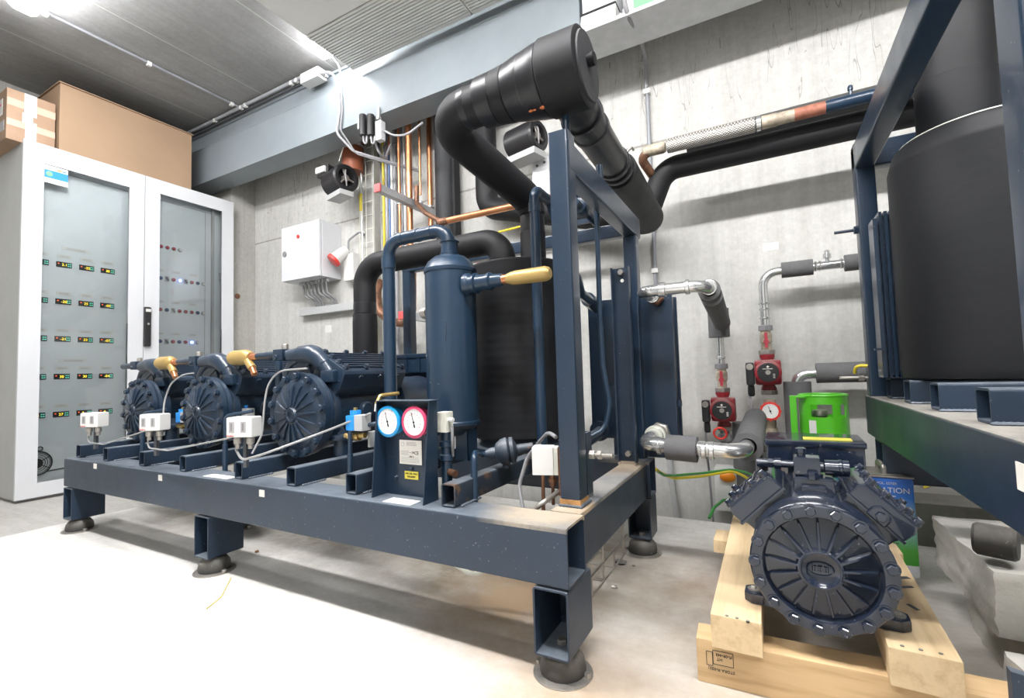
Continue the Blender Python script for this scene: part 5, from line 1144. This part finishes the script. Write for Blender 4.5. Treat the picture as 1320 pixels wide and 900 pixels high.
# pumps
def pump(px, py, y, label, upto, gauge=False):
    c = A(px,py,y=y); t = thing('circulation_pump',label,'pump',c+V((0,0,-.1)),'circulation pumps on the back wall')
    MB().box(c+V((-.052,-.01,-.055)),c+V((.052,.055,.055))).bevel(.014).build('volute','pump_red',t)
    MB().lathe([(.030,-.078),(.031,-.07),(.022,-.05),(.022,.05),(.031,.07),(.030,.078)],c+V((0,.03,0)),(0,0,1),20).build('port','pump_red',t)
    hd_ = MB().lathe([(.052,0),(.052,.04),(.046,.048),(.040,.05)],c+V((0,-.005,0)),(0,-1,0),32).build('motor_head','pump_red',t)
    MB().lathe([(.040,0),(.041,.003),(.038,.004),(.01,.0042)],c+V((0,-.0545,0)),(0,-1,0),28).build('face_plate','black_plastic',hd_)
    MB().lathe([(.010,0),(.010,.004)],c+V((0,-.0585,0)),(0,-1,0),16).build('centre_screw','steel_dull',hd_)
    f = MB().box(c+V((-.020,-.0593,.014)),c+V((.018,-.0588,.0165)))
    for k in range(3): MB().box(c+V((.018,-.0593,-.01-.007*k)),c+V((.026,-.0588,-.007-.007*k))).build('face_print','sticker',hd_)
    f.box(c+V((-.001,-.0593,-.014)),c+V((.001,-.0588,.03))) if False else None
    MB().box(c+V((-.004,-.0593,.020)),c+V((.004,-.0588,.028)),Matrix.Rotation(.7,3,'Y')).build('face_print','sticker',hd_); f.build('face_print','sticker',hd_)
    tb = MB().box(c+V((-.086,-.045,-.055)),c+V((-.052,.0,.045))).bevel(.010).build('terminal_box','black_plastic',t)
    MB().lathe([(.014,0),(.014,.005)],c+V((-.069,-.045,.026)),(0,-1,0),16).build('box_screw','steel_dull',tb)
    MB().lathe([(.012,0),(.014,-.012),(.014,-.04),(.010,-.048)],c+V((-.068,-.02,-.055)),(0,0,1),8).build('cable_gland','black_plastic',tb)
    n = V((c.x,c.y+.03,0))
    for s_ in (1,-1): MB().lathe([(.031,0),(.034,.003),(.034,.018),(.031,.021)],n+V((0,0,c.z+s_*.088-.0105)),(0,0,1),6).build('union_nut','steel_dull',t)
    return c, t
pc, pt = pump(932,528,2.33,'lower red circulation pump with a black terminal box, left one on the back wall',0)
pc2, pt2 = pump(990,480,2.33,'upper red circulation pump, right one on the back wall above the thermometer',0)
def vline(c, ztop, segs, label):
    t = thing('pump_riser',label,'pipe',(c.x,c.y+.03,c.z+.1)); n = V((c.x,c.y+.03,0))
    z = c.z+.099
    MB().lathe([(.020,0),(.020,.03),(.024,.032),(.024,.07),(.020,.072),(.020,.085)],n+V((0,0,z)),(0,0,1),18).build('ball_valve','flux_pipe',t)
    MB().box(n+V((-.006,-.034,z+.008)),n+V((.006,-.028,z+.075))).lathe([(.011,0),(.011,.010)],n+V((0,-.024,z+.035)),(0,-1,0),12).build('red_lever','lever_red',t)
    MB().lathe([(.028,0),(.028,.022),(.024,.024)],n+V((0,0,z+.085)),(0,0,1),8).build('grey_union','grey_knob',t)
    p = [n+V((0,0,z+.107)), n+V((0,0,ztop))]
    return t, n, z
t, n, z = vline(pc,0,0,'valve and steel tube rising from the lower red pump into a grey foam tee')
zt_ = A(935,412,y=2.30).z
MB().tube([n+V((0,0,z+.108)),V((n.x,n.y,zt_))],.0165,seg=18).lathe([(.019,0),(.021,.004),(.019,.012)],n+V((0,0,z+.13)),(0,0,1),18).build('steel_tube','steel',t)
MB().lathe([(.045,0),(.045,.13)],(n.x,n.y-.02,zt_-.075),(0,0,1),24).build('foam_tee','foam_grey',t)
t, n, z = vline(pc2,0,0,'valve and steel tube rising from the upper red pump and elbowing right along the wall')
zt_ = A(1010,349,y=2.36).z
MB().tube([n+V((0,0,z+.108)),V((n.x,n.y,zt_)),V((.75,n.y,zt_+.005))],.0185,.06,seg=20,n=12).build('steel_tube','steel',t)
for zz_ in (.135,.175,.20): MB().lathe([(.0195,0),(.0235,.003),(.0195,.010)],n+V((0,0,z+zz_)),(0,0,1),18).build('press_ring','steel',t)
X2 = lambda px: A(px,345,y=2.36).x
for a_, b_ in ((1007,1048),(1089,1135)): MB().lathe([(.019,0),(.034,0),(.034,X2(b_)-X2(a_)),(.019,X2(b_)-X2(a_))],(X2(a_),n.y,zt_+.002),(1,0,0),24).build('foam_sleeve','foam_grey',t)
for px in (1050,1055,1083,1087): MB().lathe([(.0195,0),(.023,.003),(.0195,.009)],(X2(px),n.y,zt_+.003),(1,0,0),18).build('press_ring','steel',t)
MB().lathe([(.008,.015),(.008,.03),(.015,.032),(.015,.05),(.010,.052),(.010,.062),(.006,.066)],(X2(1067),n.y,zt_),(0,0,1),12).build('air_vent','steel',t)
# below the pumps
t = thing('pump_riser','fittings with a red-rimmed thermometer below the upper red pump','pipe',(pc2.x,2.36,.1)); n = V((pc2.x,2.36,0))
MB().lathe([(.020,-.06),(.021,.28),(.021,.32),(.026,.322),(.026,.35),(.021,.352),(.021,.42),(.024,.425),(.024,.475)],n,(0,0,1),18).build('brass_body','flux_pipe',t)
for zz_, r_, mm in ((.30,.032,'grey_knob'),(.245,.036,'steel_dull'),(.215,.038,'grey_knob')): MB().lathe([(r_,0),(r_,.028)],n+V((0,0,zz_)),(0,0,1),8).build('coupling_nut',mm,t)
c = A(993,530,y=2.31); g = MB().lathe([(.038,0),(.040,.005),(.038,.010),(.031,.011),(.030,.007)],c,(0,-1,0),28).build('thermometer_rim','red_plastic',t)
rb_ = MB()
for k in range(12): rb_.box(c+V((.038,-.010,-.004)),c+V((.042,0,.004)),Matrix.Rotation(k*PI/6,3,'Y'),pivot=c)
rb_.build('rim_notch','red_plastic',g)
MB().lathe([(.031,0),(.031,.003)],c+V((0,-.007,0)),(0,-1,0),28).build('dial','dial',g)
MB().box(c+V((-.0012,-.013,-.012)),c+V((.0012,-.0105,.022)),Matrix.Rotation(-.3,3,'Y'),pivot=c).cyl(c+V((0,-.013,0)),c+V((0,-.010,0)),.004).build('needle','ink',g)
tm = MB()
for k in range(16): tm.box(c+V((.024,-.0108,-.0006)),c+V((.028,-.010,.0006)),Matrix.Rotation(k*2*PI/16,3,'Y'),pivot=c)
tm.build('scale_marks','ink_grey',g)
t = thing('pump_riser','fittings with a red handle below the lower red pump','pipe',(pc.x,2.36,-.1)); n = V((pc.x,2.36,0))
MB().lathe([(.020,.27),(.020,.285),(.030,.286),(.030,.315),(.020,.316),(.020,.335)],n,(0,0,1),18).build('pipe','grey_knob',t)
MB().torus(n+V((-.015,-.05,.325)),(0,1,.3),.026,.005).build('red_hand_wheel','red_plastic',t)
sb = thing('foam_riser','dark grey foam wrapped riser standing behind the braided water pipe, right of the lower pump','pipe',(-.06,2.4,.1))
MB().tube([A(962,600,y=2.42)-V((0,0,.5)),A(962,545,y=2.42)],.06,seg=24).build('sleeve','foam_grey',sb)
cable([pc+V((-.076,-.02,-.10)),pc+V((-.078,-.0,-.2)),pc+V((-.085,.12,-.3)),pc+V((-.08,.15,-.60))],.0055,'grey_cable','pump_cable','thin grey cable from the lower red pump down the wall',.05)
cable([pc2+V((-.076,-.02,-.10)),pc2+V((-.06,-.0,-.25)),pc2+V((-.065,.05,-.5)),pc2+V((-.10,.05,-.7))],.0065,'light_cable','pump_cable','pale cable from the upper red pump down past the thermometer',.08)
# earth cables
cable([A(845,605,y=1.72),A(852,610,y=1.8),A(868,617,y=2.0),A(905,614,y=2.2),A(945,607,y=2.3),A(965,617,y=2.3),A(975,628,y=2.28)],.006,'yellow_cable','earth_cable','yellow earth cable sagging from the long skid corner to the wall',.08)
cable([A(845,606,y=1.73),A(856,613,y=1.82),A(870,613,y=2.0),A(905,610,y=2.2),A(945,605,y=2.31),A(965,610,y=2.31),A(985,620,y=2.28)],.005,'green_cable','earth_cable','green earth cable tied to the yellow one above the floor edge',.08)
cable([A(914,668,y=2.1),A(920,655,y=2.15),A(932,645,y=2.25),A(945,643,y=2.4)],.006,'green_cable','earth_cable','short bright green cable left of the loose compressor head',.04)
sw = thing('wall_switch','white wall switch box with an orange button below the pipe bend','switch',(-.15,2.47,.1))
c = A(937,630,y=2.40); MB().box(c+V((-.050,-.02,-.10)),c+V((.045,.09,.095))).bevel(.006).build('housing','white_plastic',sw)
c = A(938,615,y=2.37); MB().ball(c,.034,(1,.5,.7),20).build('orange_button','orange_plastic',sw)
c = A(957,625,y=2.35); tag(MB().lathe([(.045,0),(.045,.02),(.03,.035),(.01,.04)],A(995,610,y=2.499),(0,-1,0),20).build('orange_cap','orange_plastic'),'orange round cap on the wall peeping out behind the loose compressor valve','light')  # domed orange disc fixed to the wall, purpose unknown
# foam riser behind the gas bottle
fr = thing('foam_riser','dark grey foam wrapped riser behind the green gas bottle, topped by a steel elbow','pipe',(.1,2.35,.1))
x, zt_ = A(1027,490,y=2.36).x, A(1027,484,y=2.36).z
MB().tube([(x,2.36,-.19),(x,2.36,A(1027,492,y=2.36).z)],.052,seg=24).build('sleeve','foam_grey',fr)
MB().tube([(x,2.36,A(1027,495,y=2.36).z),(x,2.36,zt_+.005),(.30,2.36,zt_+.01)],.022,.05,seg=20,n=12).build('steel_elbow','steel',fr)
MB().tube([(A(1052,482,y=2.36).x,2.36,zt_+.008),(.9,2.36,zt_+.012)],.042,seg=24).build('long_sleeve','foam_grey',fr)
# ================================================================== RIGHT SKID
XR = .272
r2 = thing('skid_frame','dark blue steel skid frame at the right edge, holding a huge black tank','frame',(.8,1.2,.394))
MB().rhs((XR+.05,1.88,.456),(XR+.05,-.15,.456),(1,0,0),.10,.124,.005).build('side_beam','navy_sandy',r2)
MB().rhs((XR+.10,1.83,.456),(2.0,1.83,.456),(0,1,0),.10,.122,.005).build('rear_beam','navy_dusty',r2)
for y in (1.70,1.50,1.28,1.03,.80):
    tb = MB().rhs((XR+.03,y,.518+.029),(1.9,y,.518+.029),(0,1,0),.06,.056,.004).build('cross_tube','navy_dusty',r2)
    w = MB()
    for k in range(8): w.ball((XR+.035+.008*k,y-.031,.520),.006,(1.4,1,.7),8)
    w.build('weld_bead','navy_dusty',tb)
def rv(x0,x1,ya,yb,za,zb,nm='upright'): return MB().rhs(((x0+x1)/2,(ya+yb)/2,za),((x0+x1)/2,(ya+yb)/2,zb),(1,0,0),x1-x0,yb-ya,.003,up=(0,1,0)).build(nm,'navy',r2)
rv(XR+.002,XR+.054,1.80,1.855,.518,1.315)
MB().rhs((XR+.028,1.855,1.275),(XR+.028,.70,1.275),(1,0,0),.052,.080,.003).build('top_rail','navy',r2)
MB().rhs((XR+.054,1.83,1.275),(1.6,1.83,1.275),(0,1,0),.05,.08,.003).build('top_rail','navy',r2)
MB().prism([(XR+.054,1.795,.90),(XR+.054,1.76,.90),(XR+.085,1.74,.955),(XR+.085,1.795,.955)],(0,0,.004)).prism([(XR+.054,1.795,.90),(XR+.11,1.795,.90),(XR+.085,1.795,.97)],(0,-.004,0)).build('bracket','navy',r2)
MB().tube([(XR-.06,1.825,1.045),(XR+.3,1.825,1.045)],.005,seg=10).hexbolt((XR-.008,1.825,1.045),(1,0,0),.012,.012).build('threaded_rod','navy',r2)
MB().tube([(XR-.07,1.83,.575),(XR+.01,1.83,.575)],.006,seg=10).hexbolt((XR-.02,1.83,.575),(1,0,0),.012,.014).build('adjusting_screw','steel_dull',r2)
tag(MB().tube([(XR-.03,1.825,.59),(XR-.03,1.81,.615),(XR+.0,1.80,.612)],.005,.02,seg=8).build('earth_cable','yellow_cable'),'tiny yellow cable loop at the foot of the right-hand post','cable')
MB().box((XR-.0015,.80,.455),(XR,.835,.49)).build('white_label','sticker',r2)
lgx = MB().rhs((XR+.004,1.74,.335),(XR+.20,1.74,.335),(0,1,0),.10,.116,.004).build('foot','navy_dusty',r2)
# near upright of the right skid
n0, n1 = A(1293,0,y=.66), A(1312,300,y=.66)
rv(n0.x+.001,n0.x+.062,.63,.69,.518,1.9)
# second post member behind tank seam : tank
RX, RY, RR = .50, 1.36, .205
c = V((0,0,CAMH)) + (RM.transposed() @ V(((1288-660)/FPX,0,1)))*1.12
tk2 = thing('suction_accumulator','huge black insulated tank on the right-hand skid with a white wire ring at its shoulder','tank',(c.x,c.y,.575))
TX2, TY2, R2 = c.x, c.y, .184
zs = A(1225,165,y=TY2-.15).z+.022
MB().lathe([(R2-.02,.578),(R2-.004,.58),(R2,.60),(R2,zs-.055),(R2-.003,zs-.045),(R2-.012,zs-.012),(R2-.024,zs),(.01,zs+.002)],(TX2,TY2,0),(0,0,1),64).build('insulation_sleeve','foam_smooth',tk2)
MB().torus((TX2,TY2,zs),(0,0,1),R2-.027,.0032,64).build('shoulder_ring','cream_plastic',tk2)
rc = V((0,0,CAMH)) + (RM.transposed() @ V(((1259-660)/FPX,0,1)))*1.12
er = thing('insulated_pipe','very thick black insulated elbow rising from the top of the right-hand tank','pipe',(TX2,TY2,zs))
MB().lathe([(.079,0),(.079,.135),(.076,.137)],(rc.x,rc.y,zs),(0,0,1),40).build('lower_sleeve','foam_smooth',er)
MB().tube([(rc.x,rc.y,zs+.12),(rc.x+.01,rc.y,zs+.50),(rc.x+.5,rc.y-.16,zs+.50)],.076,.24,seg=36,n=18).build('elbow_sleeve','foam',er)
e2 = thing('insulated_pipe','second black insulated elbow with taped bands behind the right-hand tank pipe','pipe',(TX2-.02,1.62,zs))
xb = A(1229,100,y=1.62).x
MB().tube([(xb,1.62,.9),(xb,1.62,zs+.385),(xb+.40,1.60,zs+.40)],.072,.14,seg=32,n=14).build('sleeve','foam_tape',e2)
for z in (zs+.03,zs+.13,zs+.165): MB().lathe([(.073,0),(.0745,.003),(.0745,.025),(.073,.028)],(xb,1.62,z),(0,0,1),32).build('tape_band','foam',e2)
# plate pack on the right skid
h2x = thing('plate_heat_exchanger','ribbed dark blue plate exchanger stack between the right-hand post and the big tank','heat exchanger',(.42,1.7,.575))
xa = A(1128,300,y=1.62).x
m = MB()
for k in range(9): m.box((xa+.012+.012*k,1.63,.579),(xa+.019+.012*k,1.78,A(1140,272,y=1.63).z))
m.box((xa+.010,1.64,.585),(xa+.12,1.77,A(1140,272,y=1.63).z-.01)).build('plate_pack','navy',h2x)
MB().box((xa-.004,1.62,.579),(xa+.006,1.68,A(1140,272,y=1.63).z-.02)).build('end_plate','navy',h2x)
MB().box((xa-.02,1.61,.655),(xa+.0,1.625,.66)).build('lug','navy',h2x)
# concrete blocks & rubber foot
def rough_block(name, lo, hi, label, seed, yaw=0):
    rnd = random.Random(seed); m = MB(); lo, hi = V(lo), V(hi)
    bmesh.ops.create_cube(m.bm, size=1, matrix=Matrix.Translation((lo+hi)/2) @ Matrix.Diagonal((*(hi-lo),1)))
    bmesh.ops.subdivide_edges(m.bm, edges=m.bm.edges[:], cuts=14, use_grid_fill=True)
    from mathutils import noise as nz
    c0 = (lo+hi)/2
    for v in m.bm.verts:
        d = (v.co-c0).normalized(); n1 = nz.noise(v.co*9+V((seed*3,0,0))); n2 = nz.noise(v.co*38)
        k = .010*n1+.005*n2
        if abs(v.co.z-lo.z) < 1e-4: d.z = 0
        v.co += V((d.x,d.y,d.z*.6))*k + V((rnd.uniform(-1,1),rnd.uniform(-1,1),0))*.0015
        if v.co.z < lo.z: v.co.z = lo.z
    m.xf(Matrix.Translation(lo) @ Matrix.Rotation(yaw,4,'Z') @ Matrix.Translation(-lo))
    return tag(m.build(name,'polystyrene',smooth=1.2), label, 'block', 'rough blocks under the right-hand skid')
rough_block('concrete_block',(.345,1.19,.115),(1.0,1.56,.232),'rough dirty white block under the right-hand skid, with the rubber foot on it',1,.0)
rough_block('concrete_block',(.335,.80,.0),(.95,1.14,.115),'lower rough white block at the right edge, nearer than the other',2,.0)
rough_block('concrete_block',(.39,1.20,.0),(1.0,1.52,.112),'rough white block carrying the upper block beside the timber cradle',3,.0)
rf = thing('rubber_foot','black rubber cylinder lying between the upper rough block and the right-hand beam','rubber foot',(.40,1.3,.245))
c = A(1288,700,y=1.22); MB().lathe([(.026,0),(.030,.005),(.030,.055),(.026,.06)],c+V((-.03,.02,0)),(.9,-.4,0),24).build('cylinder','rubber',rf)
q_ = A(1303,866,y=.74); q2_ = A(1350,900,y=.74)
tag(MB().prism([q_,V((q_.x,.74,0)),V((q2_.x+.1,.74,0)),V((q2_.x+.1,.74,q2_.z))],(0,.012,0)).build('steel_plate','navy_dusty'),'dark steel plate standing on the floor at the lower right corner','steel plate')
cbn = cable([A(1188,626,z=.159),A(1205,619,z=.159),A(1222,614,z=.159)],.008,'grey_cable','cable_bundle','grey cables lying on the dark ledge under the right-hand beam')
cable([A(1192,628,z=.156),A(1206,622,z=.156),A(1226,619,z=.156)],.005,'yellow_cable','cable_bundle','thin yellow-green cable lying on the dark ledge under the right-hand beam')
# ================================================================== PALLET + COMPRESSOR SURROUNDINGS
pal = thing('wooden_pallet','raw timber cradle of square beams carrying the loose compressor','pallet',(.07,1.3,0))
rz = Matrix.Rotation(math.radians(3.6),3,'Z')
MB().box((-.153,1.017,.0),(.40,1.080,.083)).bevel(.002).xf(Matrix.Translation((-.153,1.017,0)) @ Matrix.Rotation(.045,4,'Z') @ Matrix.Translation((.153,-1.017,0))).build('cross_beam','wood_x',pal)
MB().box((-.150,1.62,.0),(.262,1.70,.083)).bevel(.002).build('cross_beam','wood_x',pal)
MB().box((-.1215,.995,.0835),(-.034,1.70,.146)).bevel(.002).build('side_beam','wood_y',pal)
MB().box((.153,1.003,.0835),(.247,1.72,.146)).bevel(.002).xf(Matrix.Translation((.2,1.0,0)) @ Matrix.Rotation(-.035,4,'Z') @ Matrix.Translation((-.2,-1.0,0))).build('side_beam','wood_y',pal)
MB().box((.228,1.50,.0),(.272,1.58,.145)).bevel(.002).build('wood_offcut','wood_y',pal)
MB().box((-.165,1.50,.0835),(-.125,1.60,.12)).bevel(.002).build('wood_offcut','wood_y',pal)
nl = MB()
for (px,py) in ((937,794),(950,797),(964,801),(1163,833),(1187,838),(1213,843)): nl = MB().cyl(A(px,py,z=.146)-V((0,0,.002)),A(px,py,z=.146)+V((0,0,.0008)),.0032,seg=10); nl.build('nail_head','rubber',pal)
kn = MB()
for (px,py,sx,sy) in ((1166,745,.010,.006),(1168,757,.014,.004),(1177,783,.004,.012)): 
    c = A(px,py,z=.146); kn.box(c+V((-sx,-sy,-.001)),c+V((sx,sy,.0006)),Matrix.Rotation(.5,3,'Z'))
kn.build('pencil_marks','dark_cable',pal)
# stamp on the front timber
sm = Matrix.Rotation(.045,3,'Z'); xd = sm @ V((1,0,0)); o_ = V((-.153,1.017,0)); yd = sm @ V((0,-1,0))
def on(x, z): return o_ + xd*x + V((0,0,z)) + yd*.0006
def fr_(x0,x1,za,zb,w=.0006):
    m = MB()
    for a,b in (((x0,za),(x1,za)),((x1,za),(x1,zb)),((x1,zb),(x0,zb)),((x0,zb),(x0,za))): m.tube([on(*a),on(*b)],w,seg=6)
    return m
fr_(.030,.066,.040,.066).build('stamp_frame','rubber',pal); fr_(.018,.029,.036,.062).build('stamp_frame','rubber',pal)
text('stamp','FI-09-443',.0075,'rubber',pal,on(.064,.061),-xd,(0,0,-1)); text('stamp','HT',.008,'rubber',pal,on(.047,.053),-xd,(0,0,-1)); text('stamp','STORA FI-0331',.0075,'rubber',pal,on(.068,.033),-xd,(0,0,-1)); 
# gas bottle
gb = thing('gas_bottle','bright green refrigerant bottle with a handle collar behind the loose compressor','gas bottle',(.16,1.9,0))
c = A(1062,540,y=1.93); gx = c.x; gy = 1.93; zt_ = A(1062,510,y=1.83).z; zb_ = A(1062,563,y=1.83).z
GR = (A(1099,540,y=gy).x-A(1032,540,y=gy).x)/2
GR *= .97
def collar(z0_, z1_, r, a0, a1, name='collar', n=40, tk=.004):
    m = MB(); rr_ = []
    for i in range(n+1):
        a = a0+(a1-a0)*i/n; dx, dy = math.cos(a), math.sin(a)
        rr_.append([V((gx+dx*r,gy+dy*r,z0_)),V((gx+dx*r,gy+dy*r,z1_)),V((gx+dx*(r-tk),gy+dy*(r-tk),z1_)),V((gx+dx*(r-tk),gy+dy*(r-tk),z0_))])
    return m.rings(rr_).build(name,'green_paint',gb)
H_ = zt_-zb_
collar(zb_-.02,zb_+H_*.44,GR,0,2*PI); collar(zb_+H_*.76,zt_-.004,GR,0,2*PI,'top_band')
MB().torus((gx,gy,zt_-.004),(0,0,1),GR-.003,.005,48,8).build('top_rim','green_paint',gb)
for a0_, a1_ in ((-190,-124),(-74,-60),(-36,0),(40,60),(100,130)): collar(zb_+H_*.42,zb_+H_*.78,GR,math.radians(a0_),math.radians(a1_),'collar_post',10)
MB().box((gx-GR-.028,gy-.06,zb_-.0),(gx-GR-.008,gy-.045,zt_-.005)).box((gx-GR-.028,gy-.06,zt_-.010),(gx-GR+.02,gy-.02,zt_-.003)).bevel(.002).build('side_handle','green_paint',gb)
MB().lathe([(.01,.01),(GR*1.10,.012),(GR*1.16,.03),(GR*1.16,zb_-.09),(GR*1.05,zb_-.04),(GR*.7,zb_-.01),(.03,zb_+.005),(.01,zb_+.006)],(gx,gy,0),(0,0,1),44).build('body','green_paint',gb)
MB().lathe([(.012,0),(.012,.03),(.018,.032),(.018,.055),(.024,.058),(.026,.066),(.022,.078),(.008,.08)],(gx-.01,gy,zb_),(0,0,1),10).cyl((gx-.01,gy,zb_+.04),(gx+.02,gy-.02,zb_+.04),.010).build('valve','steel_dull',gb)
c = A(1048,552,y=gy-GR); a = math.atan2(-.92,-.38)
lbm = MB().box(V((gx,gy,0))+V((GR-.0005,-.011,zb_+.003)),V((gx,gy,0))+V((GR+.0012,.011,zb_+H_*.36)),Matrix.Rotation(math.radians(-121),3,'Z'),pivot=(gx,gy,0)).build('paper_label','white_plastic',gb)
# solvent can
sc = thing('solvent_can','rectangular tin can with blue to green print and steel handle behind the loose compressor','can',(.27,1.72,.0))
qa, qb = A(1180,640,y=1.66), A(1090,640,y=1.66)
x1_, x0_ = qa.x, qa.x-.17
ztp = A(1150,614,y=1.66).z
MB().box((x0_,1.66,.032),(x1_,1.80,ztp-.004)).bevel(.010).build('body','can_print',sc)
MB().box((x0_-.001,1.659,ztp-.006),(x1_+.001,1.801,ztp)).bevel(.003).box((x0_+.02,1.68,ztp),(x1_-.02,1.78,ztp+.001)).build('top','steel_dull',sc)
hx_ = A(1136,600,y=1.72).x
MB().tube([(hx_,1.69,ztp),(hx_,1.69,ztp+.022),(hx_,1.77,ztp+.022),(hx_,1.77,ztp)],.007,.008,seg=10).build('handle','steel_dull',sc)
MB().box((x0_-.03,1.64,.0005),(x1_+.002,1.81,.032)).build('support_board','wood_x',sc) if False else None
zz_ = A(1150,631,y=1.66).z
text('lettering','RATION',.020,'white_plastic',sc,(A(1131,631,y=1.66).x-.003,1.6592,zz_-.009),(1,0,0),(0,0,1),'LEFT')
text('lettering','T',.020,'white_plastic',sc,(A(1148,640,y=1.66).x,1.6592,zz_-.031),(1,0,0),(0,0,1))
text('lettering','ti POL. ESTER',.009,'white_plastic',sc,(A(1126,624,y=1.66).x,1.6592,zz_+.013),(1,0,0),(0,0,1))
c = A(1152,691,y=1.66); MB().box(c+V((-.035,-.0008,-.010)),c+V((.008,.0,.022))).build('green_square','green_cable',sc)
text('lettering','L',.018,'white_plastic',sc,c+V((-.008,-.0014,-.006)),(1,0,0),(0,0,1)); text('lettering','L.com',.009,'ink',sc,c+V((-.012,-.0008,-.022)),(1,0,0),(0,0,1))
# small debris on the floor
dbm = [((800,727),.016,'rubber','black lump of dirt on the floor right of the long skid'),((792,758),.009,'steel_dull','small grey stone on the floor right of the long skid foot'),((817,730),.005,'rubber','tiny black crumb beside the black lump of dirt'),((331,712),.008,'copper_burnt','small rusty nut on the floor right of the middle skid foot')]
for (p_, r, mm, lb_) in dbm:
    c = A(*p_,z=0); m = MB(); rnd = random.Random(int(r*1e5)); m.ball(c+V((0,0,r*.35)),r,(1.1,.9,.5),12)
    for v_ in m.bm.verts: v_.co += V((rnd.uniform(-1,1),rnd.uniform(-1,1),rnd.uniform(-.4,.6)))*r*.25
    tag(m.build('debris',mm),lb_,'debris')
pts = [A(x,y,z=.002) for x,y in ((266,785),(285,770),(298,745))]
tag(MB().tube(pts,.0012,.05,seg=6).build('straw','yellow_cable'),'thin dry straw on the white floor before the middle skid foot','straw')
# ================================================================== WORLD / VIEW
w = bpy.data.worlds.new('world'); bpy.context.scene.world = w; w.use_nodes = True
w.node_tree.nodes['Background'].inputs[0].default_value = (.8,.85,.9,1); w.node_tree.nodes['Background'].inputs[1].default_value = .05
vs = bpy.context.scene.view_settings
vs.view_transform = 'Standard'; vs.look = 'None'; vs.gamma = 1; vs.use_curve_mapping = False; vs.exposure = 0.68
